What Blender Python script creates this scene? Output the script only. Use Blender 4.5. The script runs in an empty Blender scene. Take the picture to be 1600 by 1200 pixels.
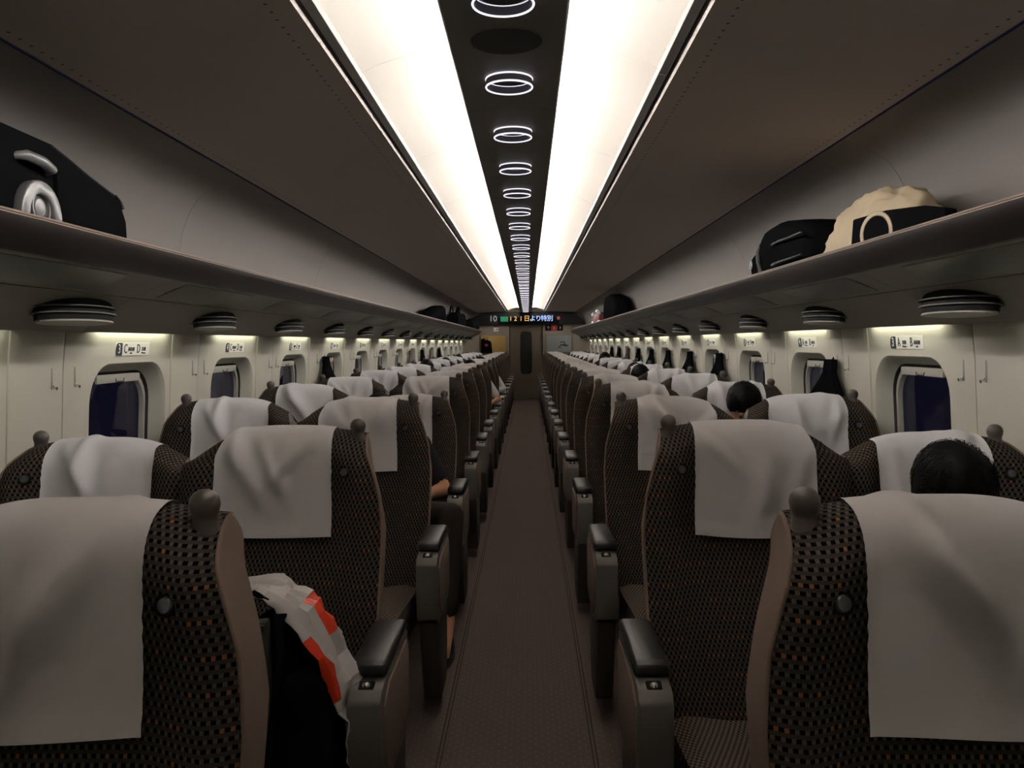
import bpy, bmesh, math, random
from mathutils import Vector, Matrix, noise
sc = bpy.context.scene
col = sc.collection
PI = math.pi

# ------------------------------------------------------------------ camera
F_PX, VPX, VPY, ROLL = 1290.0, 825.0, 535.0, 0.0087
CAM = Vector((0.048, 0.0, 1.43))
cd = bpy.data.cameras.new('camera'); cam = bpy.data.objects.new('camera', cd); col.objects.link(cam)
cd.sensor_fit = 'HORIZONTAL'; cd.sensor_width = 36.0; cd.lens = F_PX * 36.0 / 1600.0
cd.clip_start = 0.05; cd.clip_end = 100
yc = Vector(((VPX - 800) / F_PX, (600 - VPY) / F_PX, -1)).normalized()
xc = Vector((math.cos(ROLL), math.sin(ROLL), 0)); xc = (xc - yc * xc.dot(yc)).normalized()
zc = xc.cross(yc)
cam.matrix_world = Matrix.Translation(CAM) @ Matrix((xc, yc, zc)).to_4x4()
sc.camera = cam

# ------------------------------------------------------------------ world (night outside) and exposure
w = bpy.data.worlds.new('night'); sc.world = w; w.use_nodes = True
w.node_tree.nodes['Background'].inputs[0].default_value = (0.10, 0.09, 0.24, 1)
w.node_tree.nodes['Background'].inputs[1].default_value = 0.045
sc.view_settings.view_transform = 'Standard'
sc.view_settings.look = 'None'
sc.view_settings.gamma = 1.0
sc.view_settings.use_curve_mapping = False
sc.view_settings.exposure = 0.0
TUBE_POWER = 46.0
SLOT_POWER = 9.5
RING_POWER = 1.2

# ------------------------------------------------------------------ materials
def srgb(r, g, b):
    f = lambda c: (c / 255) / 12.92 if c / 255 <= .04045 else ((c / 255 + .055) / 1.055) ** 2.4
    return (f(r), f(g), f(b), 1)

def mat(name, colr, rough=.6, metal=0, spec=.5, emit=None, emit_s=0, nscale=0, namt=.1, bump=0, bscale=200):
    m = bpy.data.materials.new(name); m.use_nodes = True
    nt = m.node_tree; p = nt.nodes['Principled BSDF']
    c = tuple(colr) + ((1,) if len(colr) == 3 else ())
    p.inputs['Base Color'].default_value = c
    p.inputs['Roughness'].default_value = rough; p.inputs['Metallic'].default_value = metal
    p.inputs['Specular IOR Level'].default_value = spec
    if emit:
        p.inputs['Emission Color'].default_value = tuple(emit) + (1,); p.inputs['Emission Strength'].default_value = emit_s
    if nscale or bump:
        tc = nt.nodes.new('ShaderNodeTexCoord')
    if nscale:
        n = nt.nodes.new('ShaderNodeTexNoise'); n.inputs['Scale'].default_value = nscale; n.inputs['Detail'].default_value = 4
        nt.links.new(tc.outputs['Object'], n.inputs['Vector'])
        mx = nt.nodes.new('ShaderNodeMix'); mx.data_type = 'RGBA'
        mx.inputs['A'].default_value = tuple(x * (1 - namt) for x in c[:3]) + (1,)
        mx.inputs['B'].default_value = tuple(min(1, x * (1 + namt)) for x in c[:3]) + (1,)
        nt.links.new(n.outputs['Fac'], mx.inputs['Factor']); nt.links.new(mx.outputs['Result'], p.inputs['Base Color'])
    if bump:
        n2 = nt.nodes.new('ShaderNodeTexNoise'); n2.inputs['Scale'].default_value = bscale; n2.inputs['Detail'].default_value = 2
        nt.links.new(tc.outputs['Object'], n2.inputs['Vector'])
        b = nt.nodes.new('ShaderNodeBump'); b.inputs['Strength'].default_value = bump; b.inputs['Distance'].default_value = .002
        nt.links.new(n2.outputs['Fac'], b.inputs['Height']); nt.links.new(b.outputs['Normal'], p.inputs['Normal'])
    return m

class G:                       # tiny node-graph helper
    def __init__(s, m): s.nt = m.node_tree
    def n(s, t, **k):
        x = s.nt.nodes.new(t)
        for a, b in k.items(): setattr(x, a, b)
        return x
    def put(s, inp, v):
        if isinstance(v, (int, float)): inp.default_value = v
        elif isinstance(v, tuple): inp.default_value = v
        else: s.nt.links.new(v, inp)
    def math(s, op, a, b=0.0, c=None):
        x = s.n('ShaderNodeMath', operation=op); s.put(x.inputs[0], a); s.put(x.inputs[1], b)
        if c is not None: s.put(x.inputs[2], c)
        return x.outputs[0]
    def mix(s, f, a, b):
        x = s.n('ShaderNodeMix', data_type='RGBA'); s.put(x.inputs['Factor'], f); s.put(x.inputs['A'], a); s.put(x.inputs['B'], b)
        return x.outputs['Result']
    def uv(s):
        t = s.n('ShaderNodeTexCoord'); q = s.n('ShaderNodeSeparateXYZ'); s.nt.links.new(t.outputs['UV'], q.inputs[0]); return q.outputs[0], q.outputs[1]
    def obj(s):
        t = s.n('ShaderNodeTexCoord'); q = s.n('ShaderNodeSeparateXYZ'); s.nt.links.new(t.outputs['Object'], q.inputs[0]); return q.outputs

def dash_fabric(name, base, dash, pu, pv, orange=True, fill=.55):
    m = mat(name, base, rough=.95, spec=.05); g = G(m); u, v = g.uv()
    row = g.math('FLOOR', g.math('DIVIDE', v, pv))
    fv = g.math('FRACT', g.math('DIVIDE', v, pv))
    uo = g.math('ADD', g.math('DIVIDE', u, pu), g.math('MULTIPLY', row, .37))
    fu = g.math('FRACT', uo)
    inu = g.math('LESS_THAN', fu, fill); inv = g.math('LESS_THAN', fv, .5)
    d = g.math('MULTIPLY', inu, inv)
    # lighter woven bars between the dark dashes; every third row carries orange threads
    light = g.math('MULTIPLY', g.math('SUBTRACT', 1.0, inu), inv)
    third = g.math('LESS_THAN', g.math('FRACT', g.math('DIVIDE', g.math('ADD', row, .5), 4.0)), .25)
    cell = g.math('FLOOR', uo)
    wn = g.n('ShaderNodeTexWhiteNoise', noise_dimensions='2D')
    cb = g.n('ShaderNodeCombineXYZ'); g.put(cb.inputs[0], cell); g.put(cb.inputs[1], row); g.nt.links.new(cb.outputs[0], wn.inputs['Vector'])
    org = g.math('MULTIPLY', g.math('MULTIPLY', light, third), g.math('GREATER_THAN', wn.outputs['Value'], .6))
    b2 = tuple(x * 1.9 for x in base[:3]) + (1,)
    c = g.mix(light, base, b2)
    if orange: c = g.mix(org, c, srgb(132, 86, 54))
    c = g.mix(d, c, dash)
    g.nt.links.new(c, m.node_tree.nodes['Principled BSDF'].inputs['Base Color'])
    b = g.n('ShaderNodeBump'); b.inputs['Strength'].default_value = .6; b.inputs['Distance'].default_value = .002
    g.put(b.inputs['Height'], g.math('SUBTRACT', 1.0, d)); g.nt.links.new(b.outputs[0], m.node_tree.nodes['Principled BSDF'].inputs['Normal'])
    return m

M = {}
M['fabric'] = dash_fabric('seat weave', srgb(60, 54, 50), srgb(11, 10, 9), .0125, .0120)
M['cushion'] = dash_fabric('cushion weave', srgb(84, 74, 68), srgb(32, 28, 26), .0125, .0125, orange=False, fill=.45)
M['side'] = mat('beige side fabric', srgb(124, 107, 97), .9, spec=.2, nscale=600, namt=.25, bump=.5, bscale=900)
M['shell'] = mat('seat shell', srgb(70, 62, 56), .6)
M['cover'] = mat('white headrest cloth', srgb(246, 243, 246), .9, spec=.1, nscale=25, namt=.03, bump=.25, bscale=1500)
M['knob'] = mat('grey brown knob plastic', srgb(82, 75, 70), .42, bump=.15, bscale=900)
M['chrome'] = mat('chrome', (.75, .75, .75), .12, 1)
M['lens'] = mat('clear lamp lens', (.06, .062, .068), .08, spec=.9)
M['black'] = mat('black plastic', (.008, .008, .008), .7, spec=.1)
M['leather'] = mat('black leather', (.012, .011, .011), .34, bump=.35, bscale=350)
M['armrest'] = mat('taupe armrest plastic', srgb(104, 100, 94), .5, bump=.1, bscale=1200)
M['armdark'] = mat('dark armrest skirt', srgb(58, 52, 48), .55)
M['base'] = mat('dark seat base', srgb(30, 28, 27), .6)
M['wall'] = mat('cream wall panel', srgb(204, 199, 184), .55, nscale=3, namt=.03)
M['reveal'] = mat('window surround', srgb(186, 184, 172), .5)
M['gasket'] = mat('window gasket', srgb(60, 58, 58), .6)
M['frame'] = mat('window frame', srgb(170, 168, 160), .45)
M['blind'] = mat('blind bar', srgb(176, 172, 160), .6)
M['seam'] = mat('dark joint', (.03, .028, .025), .8)
M['rackunder'] = mat('rack underside', srgb(146, 142, 130), .5, nscale=2, namt=.03)
M['rackshelf'] = mat('rack shelf', srgb(120, 114, 108), .4)
M['lip'] = mat('dark brown rack edge', srgb(28, 22, 20), .36, spec=.25)
M['lipedge'] = mat('rack edge trim', srgb(150, 130, 118), .4)
M['recess'] = mat('grey recessed lens', srgb(120, 122, 112), .4)
M['louvre'] = mat('vent louvre', srgb(92, 89, 80), .6)
M['upper'] = mat('upper side panel', srgb(120, 114, 110), .6, nscale=1.5, namt=.02)
M['trim'] = mat('grey light trim', srgb(120, 116, 112), .5)
M['reflector'] = mat('cream light reflector', srgb(245, 237, 225), .7)
M['centre'] = mat('dark centre ceiling', srgb(118, 114, 110), .5)
M['grille'] = mat('speaker grille', srgb(60, 58, 56), .8)
M['tube'] = mat('lit fluorescent tube', (1, 1, 1), .5, emit=(.99, .97, .97), emit_s=TUBE_POWER)
M['slot'] = mat('lit window lamp', (1, 1, 1), .5, emit=(1, 1, .82), emit_s=SLOT_POWER)
M['ring'] = mat('glowing ring edge', (.9, .9, .95), .3, emit=(.95, .9, 1), emit_s=RING_POWER)
M['ringband'] = mat('ring band acrylic', srgb(150, 146, 160), .25)
M['signplate'] = mat('sign backing', srgb(236, 232, 224), .5)
M['signdark'] = mat('sign dark grey', srgb(52, 52, 54), .5)
M['white'] = mat('white print', srgb(240, 240, 238), .5)
M['endwall'] = mat('end wall laminate', srgb(150, 138, 122), .5, nscale=4, namt=.04)
M['door'] = mat('door laminate', srgb(116, 104, 90), .5, nscale=4, namt=.05)
M['doorglass'] = mat('dark door glass', (.012, .012, .012), .12)
M['header'] = mat('black header', srgb(34, 33, 33), .35)
M['coatblack'] = mat('black coat wool', (.006, .006, .007), .95, spec=0, bump=.4, bscale=300)
M['coatgrey'] = mat('grey coat wool', srgb(112, 108, 100), .9, spec=.2, bump=.4, bscale=300)
M['coatbrown'] = mat('brown grey scarf wool', srgb(84, 72, 62), .9, spec=.2)
M['nylon'] = mat('black nylon', (.007, .007, .0075), .85, spec=0, bump=.35, bscale=500)
M['silver'] = mat('silver plastic', srgb(132, 132, 132), .35, .35)
M['rubber'] = mat('dark rubber', (.02, .02, .02), .6)
M['skin'] = mat('skin', srgb(206, 152, 118), .55, nscale=30, namt=.05)
M['hair'] = mat('black hair', (.006, .005, .005), .6, spec=.1)
M['shirtblack'] = mat('black shirt', (.012, .012, .014), .9, spec=.15)
M['shirtwhite'] = mat('white shirt', srgb(226, 228, 232), .9, spec=.1)
M['shirtgrey'] = mat('grey shirt', srgb(112, 114, 120), .9, spec=.1)
M['trousers'] = mat('charcoal trousers', srgb(52, 46, 42), .9, spec=.15)
M['shoe'] = mat('black shoe', (.012, .012, .012), .4)
M['eye'] = mat('eye', (.03, .02, .02), .2)
M['lips'] = mat('lips', srgb(170, 100, 88), .5)
M['plasticbag'] = mat('white plastic bag', srgb(232, 228, 230), .3, spec=.5)
M['bagred'] = mat('red bag print', srgb(214, 62, 34), .35)
M['cream'] = mat('cream wrapping', srgb(196, 178, 148), .7, nscale=14, namt=.14)
M['creamdk'] = mat('cream ring print', srgb(206, 190, 160), .6)
M['olive'] = mat('dark olive nylon', srgb(60, 60, 52), .7, bump=.3, bscale=400)
M['strapgrey'] = mat('grey strap', srgb(72, 72, 72), .7)
M['redpack'] = mat('dark red wrapper', srgb(104, 26, 24), .5)
M['posteryellow'] = mat('yellow poster', srgb(214, 178, 104), .5, nscale=6, namt=.06)
M['postergrey'] = mat('pale grey poster', srgb(176, 182, 182), .5)
M['ink'] = mat('ink print', srgb(62, 68, 76), .6)
M['redheart'] = mat('red print', srgb(150, 40, 36), .6)
def led(name, c, s): return mat(name, (.02, .02, .02), .5, emit=c, emit_s=s)
M['ledo'] = led('orange led', (1, .55, .16), 1.1)
M['ledb'] = led('blue led', (.42, .55, 1), 1.6)
M['ledg'] = led('green led', (.05, .55, .25), .6)
M['greendk'] = mat('green sign', srgb(20, 110, 70), .5, emit=(.02, .35, .16), emit_s=.25)
M['grey'] = mat('grey lit lettering', srgb(170, 170, 170), .5, emit=(.5, .5, .5), emit_s=.4)
M['redsign'] = mat('red sign', srgb(190, 50, 40), .5)
M['pinkicon'] = mat('pink icon', srgb(200, 160, 156), .5)

# glass pane: clear with fresnel reflection, so the night outside and the lit car both show
def glass():
    m = bpy.data.materials.new('window glass'); m.use_nodes = True; nt = m.node_tree; nt.nodes.clear()
    o = nt.nodes.new('ShaderNodeOutputMaterial'); mx = nt.nodes.new('ShaderNodeMixShader'); fr = nt.nodes.new('ShaderNodeFresnel')
    fr.inputs[0].default_value = 1.5
    t = nt.nodes.new('ShaderNodeBsdfTransparent'); t.inputs[0].default_value = (.9, .9, .95, 1)
    gl = nt.nodes.new('ShaderNodeBsdfGlossy'); gl.inputs['Roughness'].default_value = .03
    nt.links.new(fr.outputs[0], mx.inputs[0]); nt.links.new(t.outputs[0], mx.inputs[1]); nt.links.new(gl.outputs[0], mx.inputs[2])
    nt.links.new(mx.outputs[0], o.inputs[0]); return m
M['glass'] = glass()

# perforated ceiling: fine cross ribs and a row of punched dots along each long edge (local x = distance from centre)
def ceiling_mat():
    m = mat('perforated ceiling', srgb(205, 194, 187), .7); g = G(m); x, y, z = g.obj()
    ax = g.math('ABSOLUTE', x)
    def dots(x0, rad, pitch):
        fy = g.math('SUBTRACT', g.math('FRACT', g.math('DIVIDE', y, pitch)), .5)
        dy = g.math('MULTIPLY', fy, pitch); dx = g.math('SUBTRACT', ax, x0)
        r2 = g.math('ADD', g.math('MULTIPLY', dx, dx), g.math('MULTIPLY', dy, dy))
        return g.math('LESS_THAN', r2, rad * rad)
    d = g.math('MAXIMUM', dots(.53, .0045, .045), dots(1.165, .0045, .045))
    c = g.mix(d, srgb(205, 194, 187), srgb(84, 78, 74))
    g.nt.links.new(c, g.nt.nodes['Principled BSDF'].inputs['Base Color'])
    wv = g.math('SINE', g.math('MULTIPLY', y, 2 * PI / .013))
    b = g.n('ShaderNodeBump'); b.inputs['Strength'].default_value = .25; b.inputs['Distance'].default_value = .001
    g.put(b.inputs['Height'], wv); g.nt.links.new(b.outputs[0], g.nt.nodes['Principled BSDF'].inputs['Normal'])
    return m
M['ceil'] = ceiling_mat()

def carpet_mat():
    m = mat('aisle carpet', srgb(84, 74, 72), 1.0, spec=.1); g = G(m); x, y, z = g.obj()
    tc = g.n('ShaderNodeTexCoord')
    n = g.n('ShaderNodeTexNoise'); n.inputs['Scale'].default_value = 220; n.inputs['Detail'].default_value = 3
    g.nt.links.new(tc.outputs['Object'], n.inputs['Vector'])
    c = g.mix(n.outputs['Fac'], srgb(72, 63, 59), srgb(104, 92, 87))
    # small pale dots in staggered rows
    row = g.math('FLOOR', g.math('DIVIDE', y, .022))
    ux = g.math('ADD', g.math('DIVIDE', x, .044), g.math('MULTIPLY', row, .5))
    dx = g.math('MULTIPLY', g.math('SUBTRACT', g.math('FRACT', ux), .5), .044)
    dy = g.math('MULTIPLY', g.math('SUBTRACT', g.math('FRACT', g.math('DIVIDE', y, .022)), .5), .022)
    d = g.math('LESS_THAN', g.math('ADD', g.math('MULTIPLY', dx, dx), g.math('MULTIPLY', dy, dy)), .0022 ** 2)
    c = g.mix(d, c, srgb(140, 126, 122))
    ax = g.math('ABSOLUTE', x)
    for x0 in (.262, .275):
        l = g.math('LESS_THAN', g.math('ABSOLUTE', g.math('SUBTRACT', ax, x0)), .002)
        c = g.mix(l, c, srgb(46, 41, 41))
    g.nt.links.new(c, g.nt.nodes['Principled BSDF'].inputs['Base Color'])
    b = g.n('ShaderNodeBump'); b.inputs['Strength'].default_value = .5; b.inputs['Distance'].default_value = .003
    g.nt.links.new(n.outputs['Fac'], b.inputs['Height']); g.nt.links.new(b.outputs[0], g.nt.nodes['Principled BSDF'].inputs['Normal'])
    return m
M['carpet'] = carpet_mat()

# ------------------------------------------------------------------ mesh helpers
def mesh(verts, faces, m, smooth=30, uv=None, name='mesh'):
    me = bpy.data.meshes.new(name); me.from_pydata([tuple(v) for v in verts], [], faces); me.update()
    ms = m if isinstance(m, (list, tuple)) else [m]
    for x in ms: me.materials.append(M[x] if isinstance(x, str) else x)
    if uv is not None:
        l = me.uv_layers.new(name='UVMap')
        for lp in me.loops: l.data[lp.index].uv = uv[lp.vertex_index]
    if smooth:
        me.polygons.foreach_set('use_smooth', [True] * len(me.polygons)); me.set_sharp_from_angle(angle=math.radians(smooth))
    return me

def bm_mesh(bm, m, smooth=35):
    me = bpy.data.meshes.new('mesh'); bmesh.ops.recalc_face_normals(bm, faces=bm.faces); bm.to_mesh(me); bm.free()
    for x in (m if isinstance(m, (list, tuple)) else [m]): me.materials.append(M[x])
    if smooth:
        me.polygons.foreach_set('use_smooth', [True] * len(me.polygons)); me.set_sharp_from_angle(angle=math.radians(smooth))
    return me

def obj(name, me, parent=None, loc=(0, 0, 0), rot=(0, 0, 0)):
    o = bpy.data.objects.new(name, me); col.objects.link(o)
    o.location = loc; o.rotation_euler = rot
    if parent: o.parent = parent
    return o

def thing(name, label, cat, loc=(0, 0, 0), rot=(0, 0, 0), group=None, me=None):
    o = obj(name, me, None, loc, rot); o['label'] = label; o['category'] = cat
    if group: o['group'] = group
    return o

def struct(name, me=None, label=None, cat=None):
    o = obj(name, me); o['kind'] = 'structure'
    o['label'] = label; o['category'] = cat
    return o

def grid(nu, nv, fn, m, smooth=60, uvfn=None, thick=0, wrap=False):
    vs = [fn(i / (nu - (0 if wrap else 1)), j / (nv - 1)) for j in range(nv) for i in range(nu)]
    fs = []
    for j in range(nv - 1):
        for i in range(nu if wrap else nu - 1):
            a = j * nu + i; b = j * nu + (i + 1) % nu
            fs.append((a, b, b + nu, a + nu))
    uv = [uvfn(i / (nu - 1), j / (nv - 1)) for j in range(nv) for i in range(nu)] if uvfn else None
    me = mesh(vs, fs, m, smooth, uv)
    if thick: me = solid(me, thick)
    return me

def solid(me, t):
    bm = bmesh.new(); bm.from_mesh(me)
    bmesh.ops.solidify(bm, geom=bm.faces[:], thickness=t)
    bm.to_mesh(me); bm.free(); me.update(); return me

def rbox(sx, sy, sz, r, m, seg=3, c=(0, 0, 0)):
    bm = bmesh.new(); bmesh.ops.create_cube(bm, size=1)
    for v in bm.verts: v.co = Vector((v.co.x * sx + c[0], v.co.y * sy + c[1], v.co.z * sz + c[2]))
    if r: bmesh.ops.bevel(bm, geom=bm.edges[:] + bm.verts[:], offset=r, segments=seg, affect='EDGES', profile=.5)
    return bm_mesh(bm, m)

def bx(x0, x1, y0, y1, z0, z1, m, r=0, seg=2):
    return rbox(x1 - x0, y1 - y0, z1 - z0, r, m, seg, ((x0 + x1) / 2, (y0 + y1) / 2, (z0 + z1) / 2))

def extrude_y(prof, y0, y1, m, closed=True, smooth=25):
    n = len(prof); vs = [(p[0], y0, p[1]) for p in prof] + [(p[0], y1, p[1]) for p in prof]
    fs = [(i, (i + 1) % n, n + (i + 1) % n, n + i) for i in range(n if closed else n - 1)]
    if closed: fs += [tuple(range(n))[::-1], tuple(range(n, 2 * n))]
    me = mesh(vs, fs, m, 0)
    bm = bmesh.new(); bm.from_mesh(me); bmesh.ops.recalc_face_normals(bm, faces=bm.faces); bm.to_mesh(me); bm.free()
    if smooth:
        me.polygons.foreach_set('use_smooth', [True] * len(me.polygons)); me.set_sharp_from_angle(angle=math.radians(smooth))
    return me

def extrude_poly(pts, axis, a0, a1, m, bev=0, smooth=30):
    """extrude a 2-D outline along an axis: 'x' takes (y,z), 'y' takes (x,z), 'z' takes (x,y)"""
    f = {'x': lambda p, a: (a, p[0], p[1]), 'y': lambda p, a: (p[0], a, p[1]), 'z': lambda p, a: (p[0], p[1], a)}[axis]
    bm = bmesh.new(); lo = [bm.verts.new(f(p, a0)) for p in pts]; hi = [bm.verts.new(f(p, a1)) for p in pts]
    n = len(pts); bm.faces.new(lo); bm.faces.new(hi[::-1])
    for i in range(n): bm.faces.new((lo[i], hi[i], hi[(i + 1) % n], lo[(i + 1) % n]))
    bmesh.ops.recalc_face_normals(bm, faces=bm.faces)
    if bev:
        es = [e for e in bm.edges if e.calc_face_angle(0) > .6]
        bmesh.ops.bevel(bm, geom=es, offset=bev, segments=2, affect='EDGES', profile=.5)
    return bm_mesh(bm, m, smooth)

def lathe(prof, m, seg=24, smooth=40):
    vs = []; fs = []; n = len(prof)
    for i in range(seg):
        a = 2 * PI * i / seg
        vs += [(r * math.cos(a), r * math.sin(a), z) for r, z in prof]
    for i in range(seg):
        j = (i + 1) % seg
        for k in range(n - 1): fs.append((i * n + k, j * n + k, j * n + k + 1, i * n + k + 1))
    me = mesh(vs, fs, m, 0)
    bm = bmesh.new(); bm.from_mesh(me); bmesh.ops.remove_doubles(bm, verts=bm.verts, dist=1e-5)
    bmesh.ops.recalc_face_normals(bm, faces=bm.faces); bm.to_mesh(me); bm.free()
    me.polygons.foreach_set('use_smooth', [True] * len(me.polygons)); me.set_sharp_from_angle(angle=math.radians(smooth))
    return me

def tube(path, r, m, seg=8, smooth=60, closed=False, flat=1.0):
    P = [Vector(p) for p in path]; n = len(P); vs = []; fs = []
    rs = r if isinstance(r, (list, tuple)) else [r] * n
    for i, p in enumerate(P):
        t = (P[(i + 1) % n] - P[i - 1]) if closed else (P[min(i + 1, n - 1)] - P[max(i - 1, 0)])
        t.normalize(); up = Vector((0, 0, 1)) if abs(t.z) < .9 else Vector((1, 0, 0))
        a = t.cross(up).normalized(); b = a.cross(t)
        for k in range(seg):
            an = 2 * PI * k / seg; vs.append(p + (a * math.cos(an) + b * math.sin(an) * flat) * rs[i])
    for i in range(n if closed else n - 1):
        for k in range(seg):
            j = (i + 1) % n; l = (k + 1) % seg
            fs.append((i * seg + k, i * seg + l, j * seg + l, j * seg + k))
    if not closed: fs += [tuple(range(seg))[::-1], tuple(range((n - 1) * seg, n * seg))]
    return mesh(vs, fs, m, smooth)

_tx = {}
def text(s, size, m, ext=.0006, spacing=1.0, xscale=1.0, key=None):
    k = (s, size, m, xscale, spacing)
    if k in _tx: return _tx[k]
    c = bpy.data.curves.new('text', 'FONT'); c.body = s; c.size = size; c.align_x = 'CENTER'; c.align_y = 'CENTER'
    c.extrude = ext; c.space_character = spacing; c.resolution_u = 3
    o = bpy.data.objects.new('text', c); col.objects.link(o)
    dg = bpy.context.evaluated_depsgraph_get(); me = bpy.data.meshes.new_from_object(o.evaluated_get(dg))
    bpy.data.objects.remove(o); bpy.data.curves.remove(c)
    me.materials.clear(); me.materials.append(M[m])
    for v in me.vertices: v.co.x *= xscale
    _tx[k] = me; return me

def smooth01(a, b, x):
    t = max(0, min(1, (x - a) / (b - a))); return t * t * (3 - 2 * t)

def interp(tab, x):
    if x <= tab[0][0]: return tab[0][1]
    for (a, va), (b, vb) in zip(tab, tab[1:]):
        if x <= b: return va + (vb - va) * (x - a) / (b - a)
    return tab[-1][1]

def catmull(pts, n):
    P = [Vector(p) for p in pts]; out = []
    L = len(P) - 1
    for i in range(n):
        t = i / (n - 1) * L; k = min(int(t), L - 1); f = t - k
        p0 = P[max(k - 1, 0)]; p1 = P[k]; p2 = P[k + 1]; p3 = P[min(k + 2, L)]
        out.append(.5 * ((2 * p1) + (p2 - p0) * f + (2 * p0 - 5 * p1 + 4 * p2 - p3) * f * f + (3 * p1 - p0 - 3 * p2 + p3) * f ** 3))
    return out

ORD = ['', 'first', 'second', 'third', 'fourth', 'fifth', 'sixth', 'seventh', 'eighth', 'ninth', 'tenth', 'eleventh', 'twelfth', 'thirteenth',
       'fourteenth', 'fifteenth', 'sixteenth', 'seventeenth', 'eighteenth', 'nineteenth', 'twentieth'] + \
      ['twenty-' + x for x in ('first', 'second', 'third', 'fourth', 'fifth', 'sixth', 'seventh', 'eighth', 'ninth')] + \
      ['thirtieth'] + ['thirty-' + x for x in ('first', 'second', 'third', 'fourth', 'fifth')]
NUM = ['zero', 'one', 'two', 'three', 'four', 'five', 'six', 'seven', 'eight', 'nine', 'ten', 'eleven', 'twelve', 'thirteen', 'fourteen', 'fifteen', 'sixteen', 'seventeen']
SIDE = {1: 'right', -1: 'left'}

# ------------------------------------------------------------------ layout
PITCH = 1.16
NROW = 17
ROW0 = 1.15                      # depth of the first row's headrest knob
def row_y(n): return ROW0 + PITCH * (n - 1)
def win_y(n): return 3.30 + PITCH * (n - 3)
YA, YB = -.75, 20.4              # the car ends just behind the camera
BAYS = list(range(1, NROW + 1)) # bays with a window, counted like the seat rows

# ================================================================== SETTING
fl = struct('floor', bx(-1.62, 1.62, YA - .1, YB + .1, -.06, 0, 'carpet'), 'dark brown dotted aisle carpet', 'floor')

# ---- side walls: window panels with a hole, pillars between, coat hooks
WALLTAB = [(0, 1.56), (.5, 1.575), (1.0, 1.565), (1.36, 1.545), (1.5, 1.53)]
def wx(z): return interp(WALLTAB, z)
HW, HH, HCZ, HR = .318, .28, 1.083, .15      # window opening half sizes, centre height, corner radius

def rr_ray(ang, hw, hh, r):
    dx, dz = math.cos(ang), math.sin(ang)
    lo, hi = 0, 2
    for _ in range(40):
        mid = (lo + hi) / 2; x, z = abs(dx * mid), abs(dz * mid)
        qx, qz = x - (hw - r), z - (hh - r)
        ins = (x <= hw and z <= hh) if (qx <= 0 or qz <= 0) else (qx * qx + qz * qz <= r * r)
        if ins: lo = mid
        else: hi = mid
    return lo * dx, lo * dz

PH = .36                                      # half width of the window panel
PZ0, PZ1 = .60, 1.482
angs = sorted(set([2 * PI * i / 64 for i in range(64)] + [math.atan2(z - HCZ, x) % (2 * PI) for x in (-PH, PH) for z in (PZ0, PZ1)]))
def ring_pts(inset, depth, s):
    out = []
    for a in angs:
        x, z = rr_ray(a, HW - inset, HH - inset, max(.03, HR - inset * .6)); z += HCZ
        out.append((s * (wx(z) + depth), x, z))
    return out
def rect_ray(a):
    dx, dz = math.cos(a), math.sin(a); t = 9
    if dx > 1e-9: t = min(t, PH / dx)
    if dx < -1e-9: t = min(t, -PH / dx)
    if dz > 1e-9: t = min(t, (PZ1 - HCZ) / dz)
    if dz < -1e-9: t = min(t, (PZ0 - HCZ) / dz)
    return dx * t, dz * t + HCZ
def rings_mesh(rings, m, flip, smooth=50):
    n = len(rings[0]); vs = [p for r in rings for p in r]; fs = []
    for k in range(len(rings) - 1):
        for i in range(n):
            j = (i + 1) % n; f = (k * n + i, k * n + j, (k + 1) * n + j, (k + 1) * n + i)
            fs.append(f[::-1] if flip else f)
    return mesh(vs, fs, m, smooth)
def window_parts(s):
    IN = .006                                  # the window panel sits back from the pillars
    hole = ring_pts(0, IN, s); rect = [(s * (wx(z) + IN), x, z) for x, z in map(rect_ray, angs)]
    mids = []
    for t in (.33, .66):
        r = []
        for h, q in zip(hole, rect):
            y = q[1] + (h[1] - q[1]) * t; z = q[2] + (h[2] - q[2]) * t; r.append((s * (wx(z) + IN), y, z))
        mids.append(r)
    panel = rings_mesh([rect] + mids + [hole], 'wall', s > 0)
    reveal = rings_mesh([ring_pts(0, IN, s), ring_pts(.004, IN + .003, s), ring_pts(.012, IN + .016, s), ring_pts(.024, IN + .042, s), ring_pts(.034, IN + .06, s)], 'reveal', s > 0)
    gasket = rings_mesh([ring_pts(.034, IN + .06, s), ring_pts(.036, IN + .074, s), ring_pts(.046, IN + .076, s)], 'gasket', s > 0)
    frame = rings_mesh([ring_pts(.046, IN + .070, s), ring_pts(.050, IN + .066, s), ring_pts(.066, IN + .066, s), ring_pts(.070, IN + .085, s)], 'frame', s > 0)
    g = ring_pts(.066, IN + .084, s); c = (s * (wx(HCZ) + IN + .084), 0, HCZ); n = len(g)
    pane = mesh(list(g) + [c], [((i + 1) % n, i, n) if s > 0 else (i, (i + 1) % n, n) for i in range(n)], 'glass', 0)
    # roller blind bar parked at the top of the opening
    zt = HCZ + HH - .046
    blind = bx(-.175, .175, 0, .012, -.034, .0, 'blind', .004)
    bm = bmesh.new(); bm.from_mesh(blind); bmesh.ops.rotate(bm, verts=bm.verts, matrix=Matrix.Rotation(s * PI / 2, 3, 'Z'), cent=(0, 0, 0)); bm.to_mesh(blind); bm.free()
    tab = tube([(0, -.035, 0), (0, -.03, -.012), (0, .03, -.012), (0, .035, 0)], .003, 'gasket', 6)
    return dict(panel=panel, reveal=reveal, gasket=gasket, frame=frame, pane=pane, blind=blind, tab=tab, zt=zt)

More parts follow.
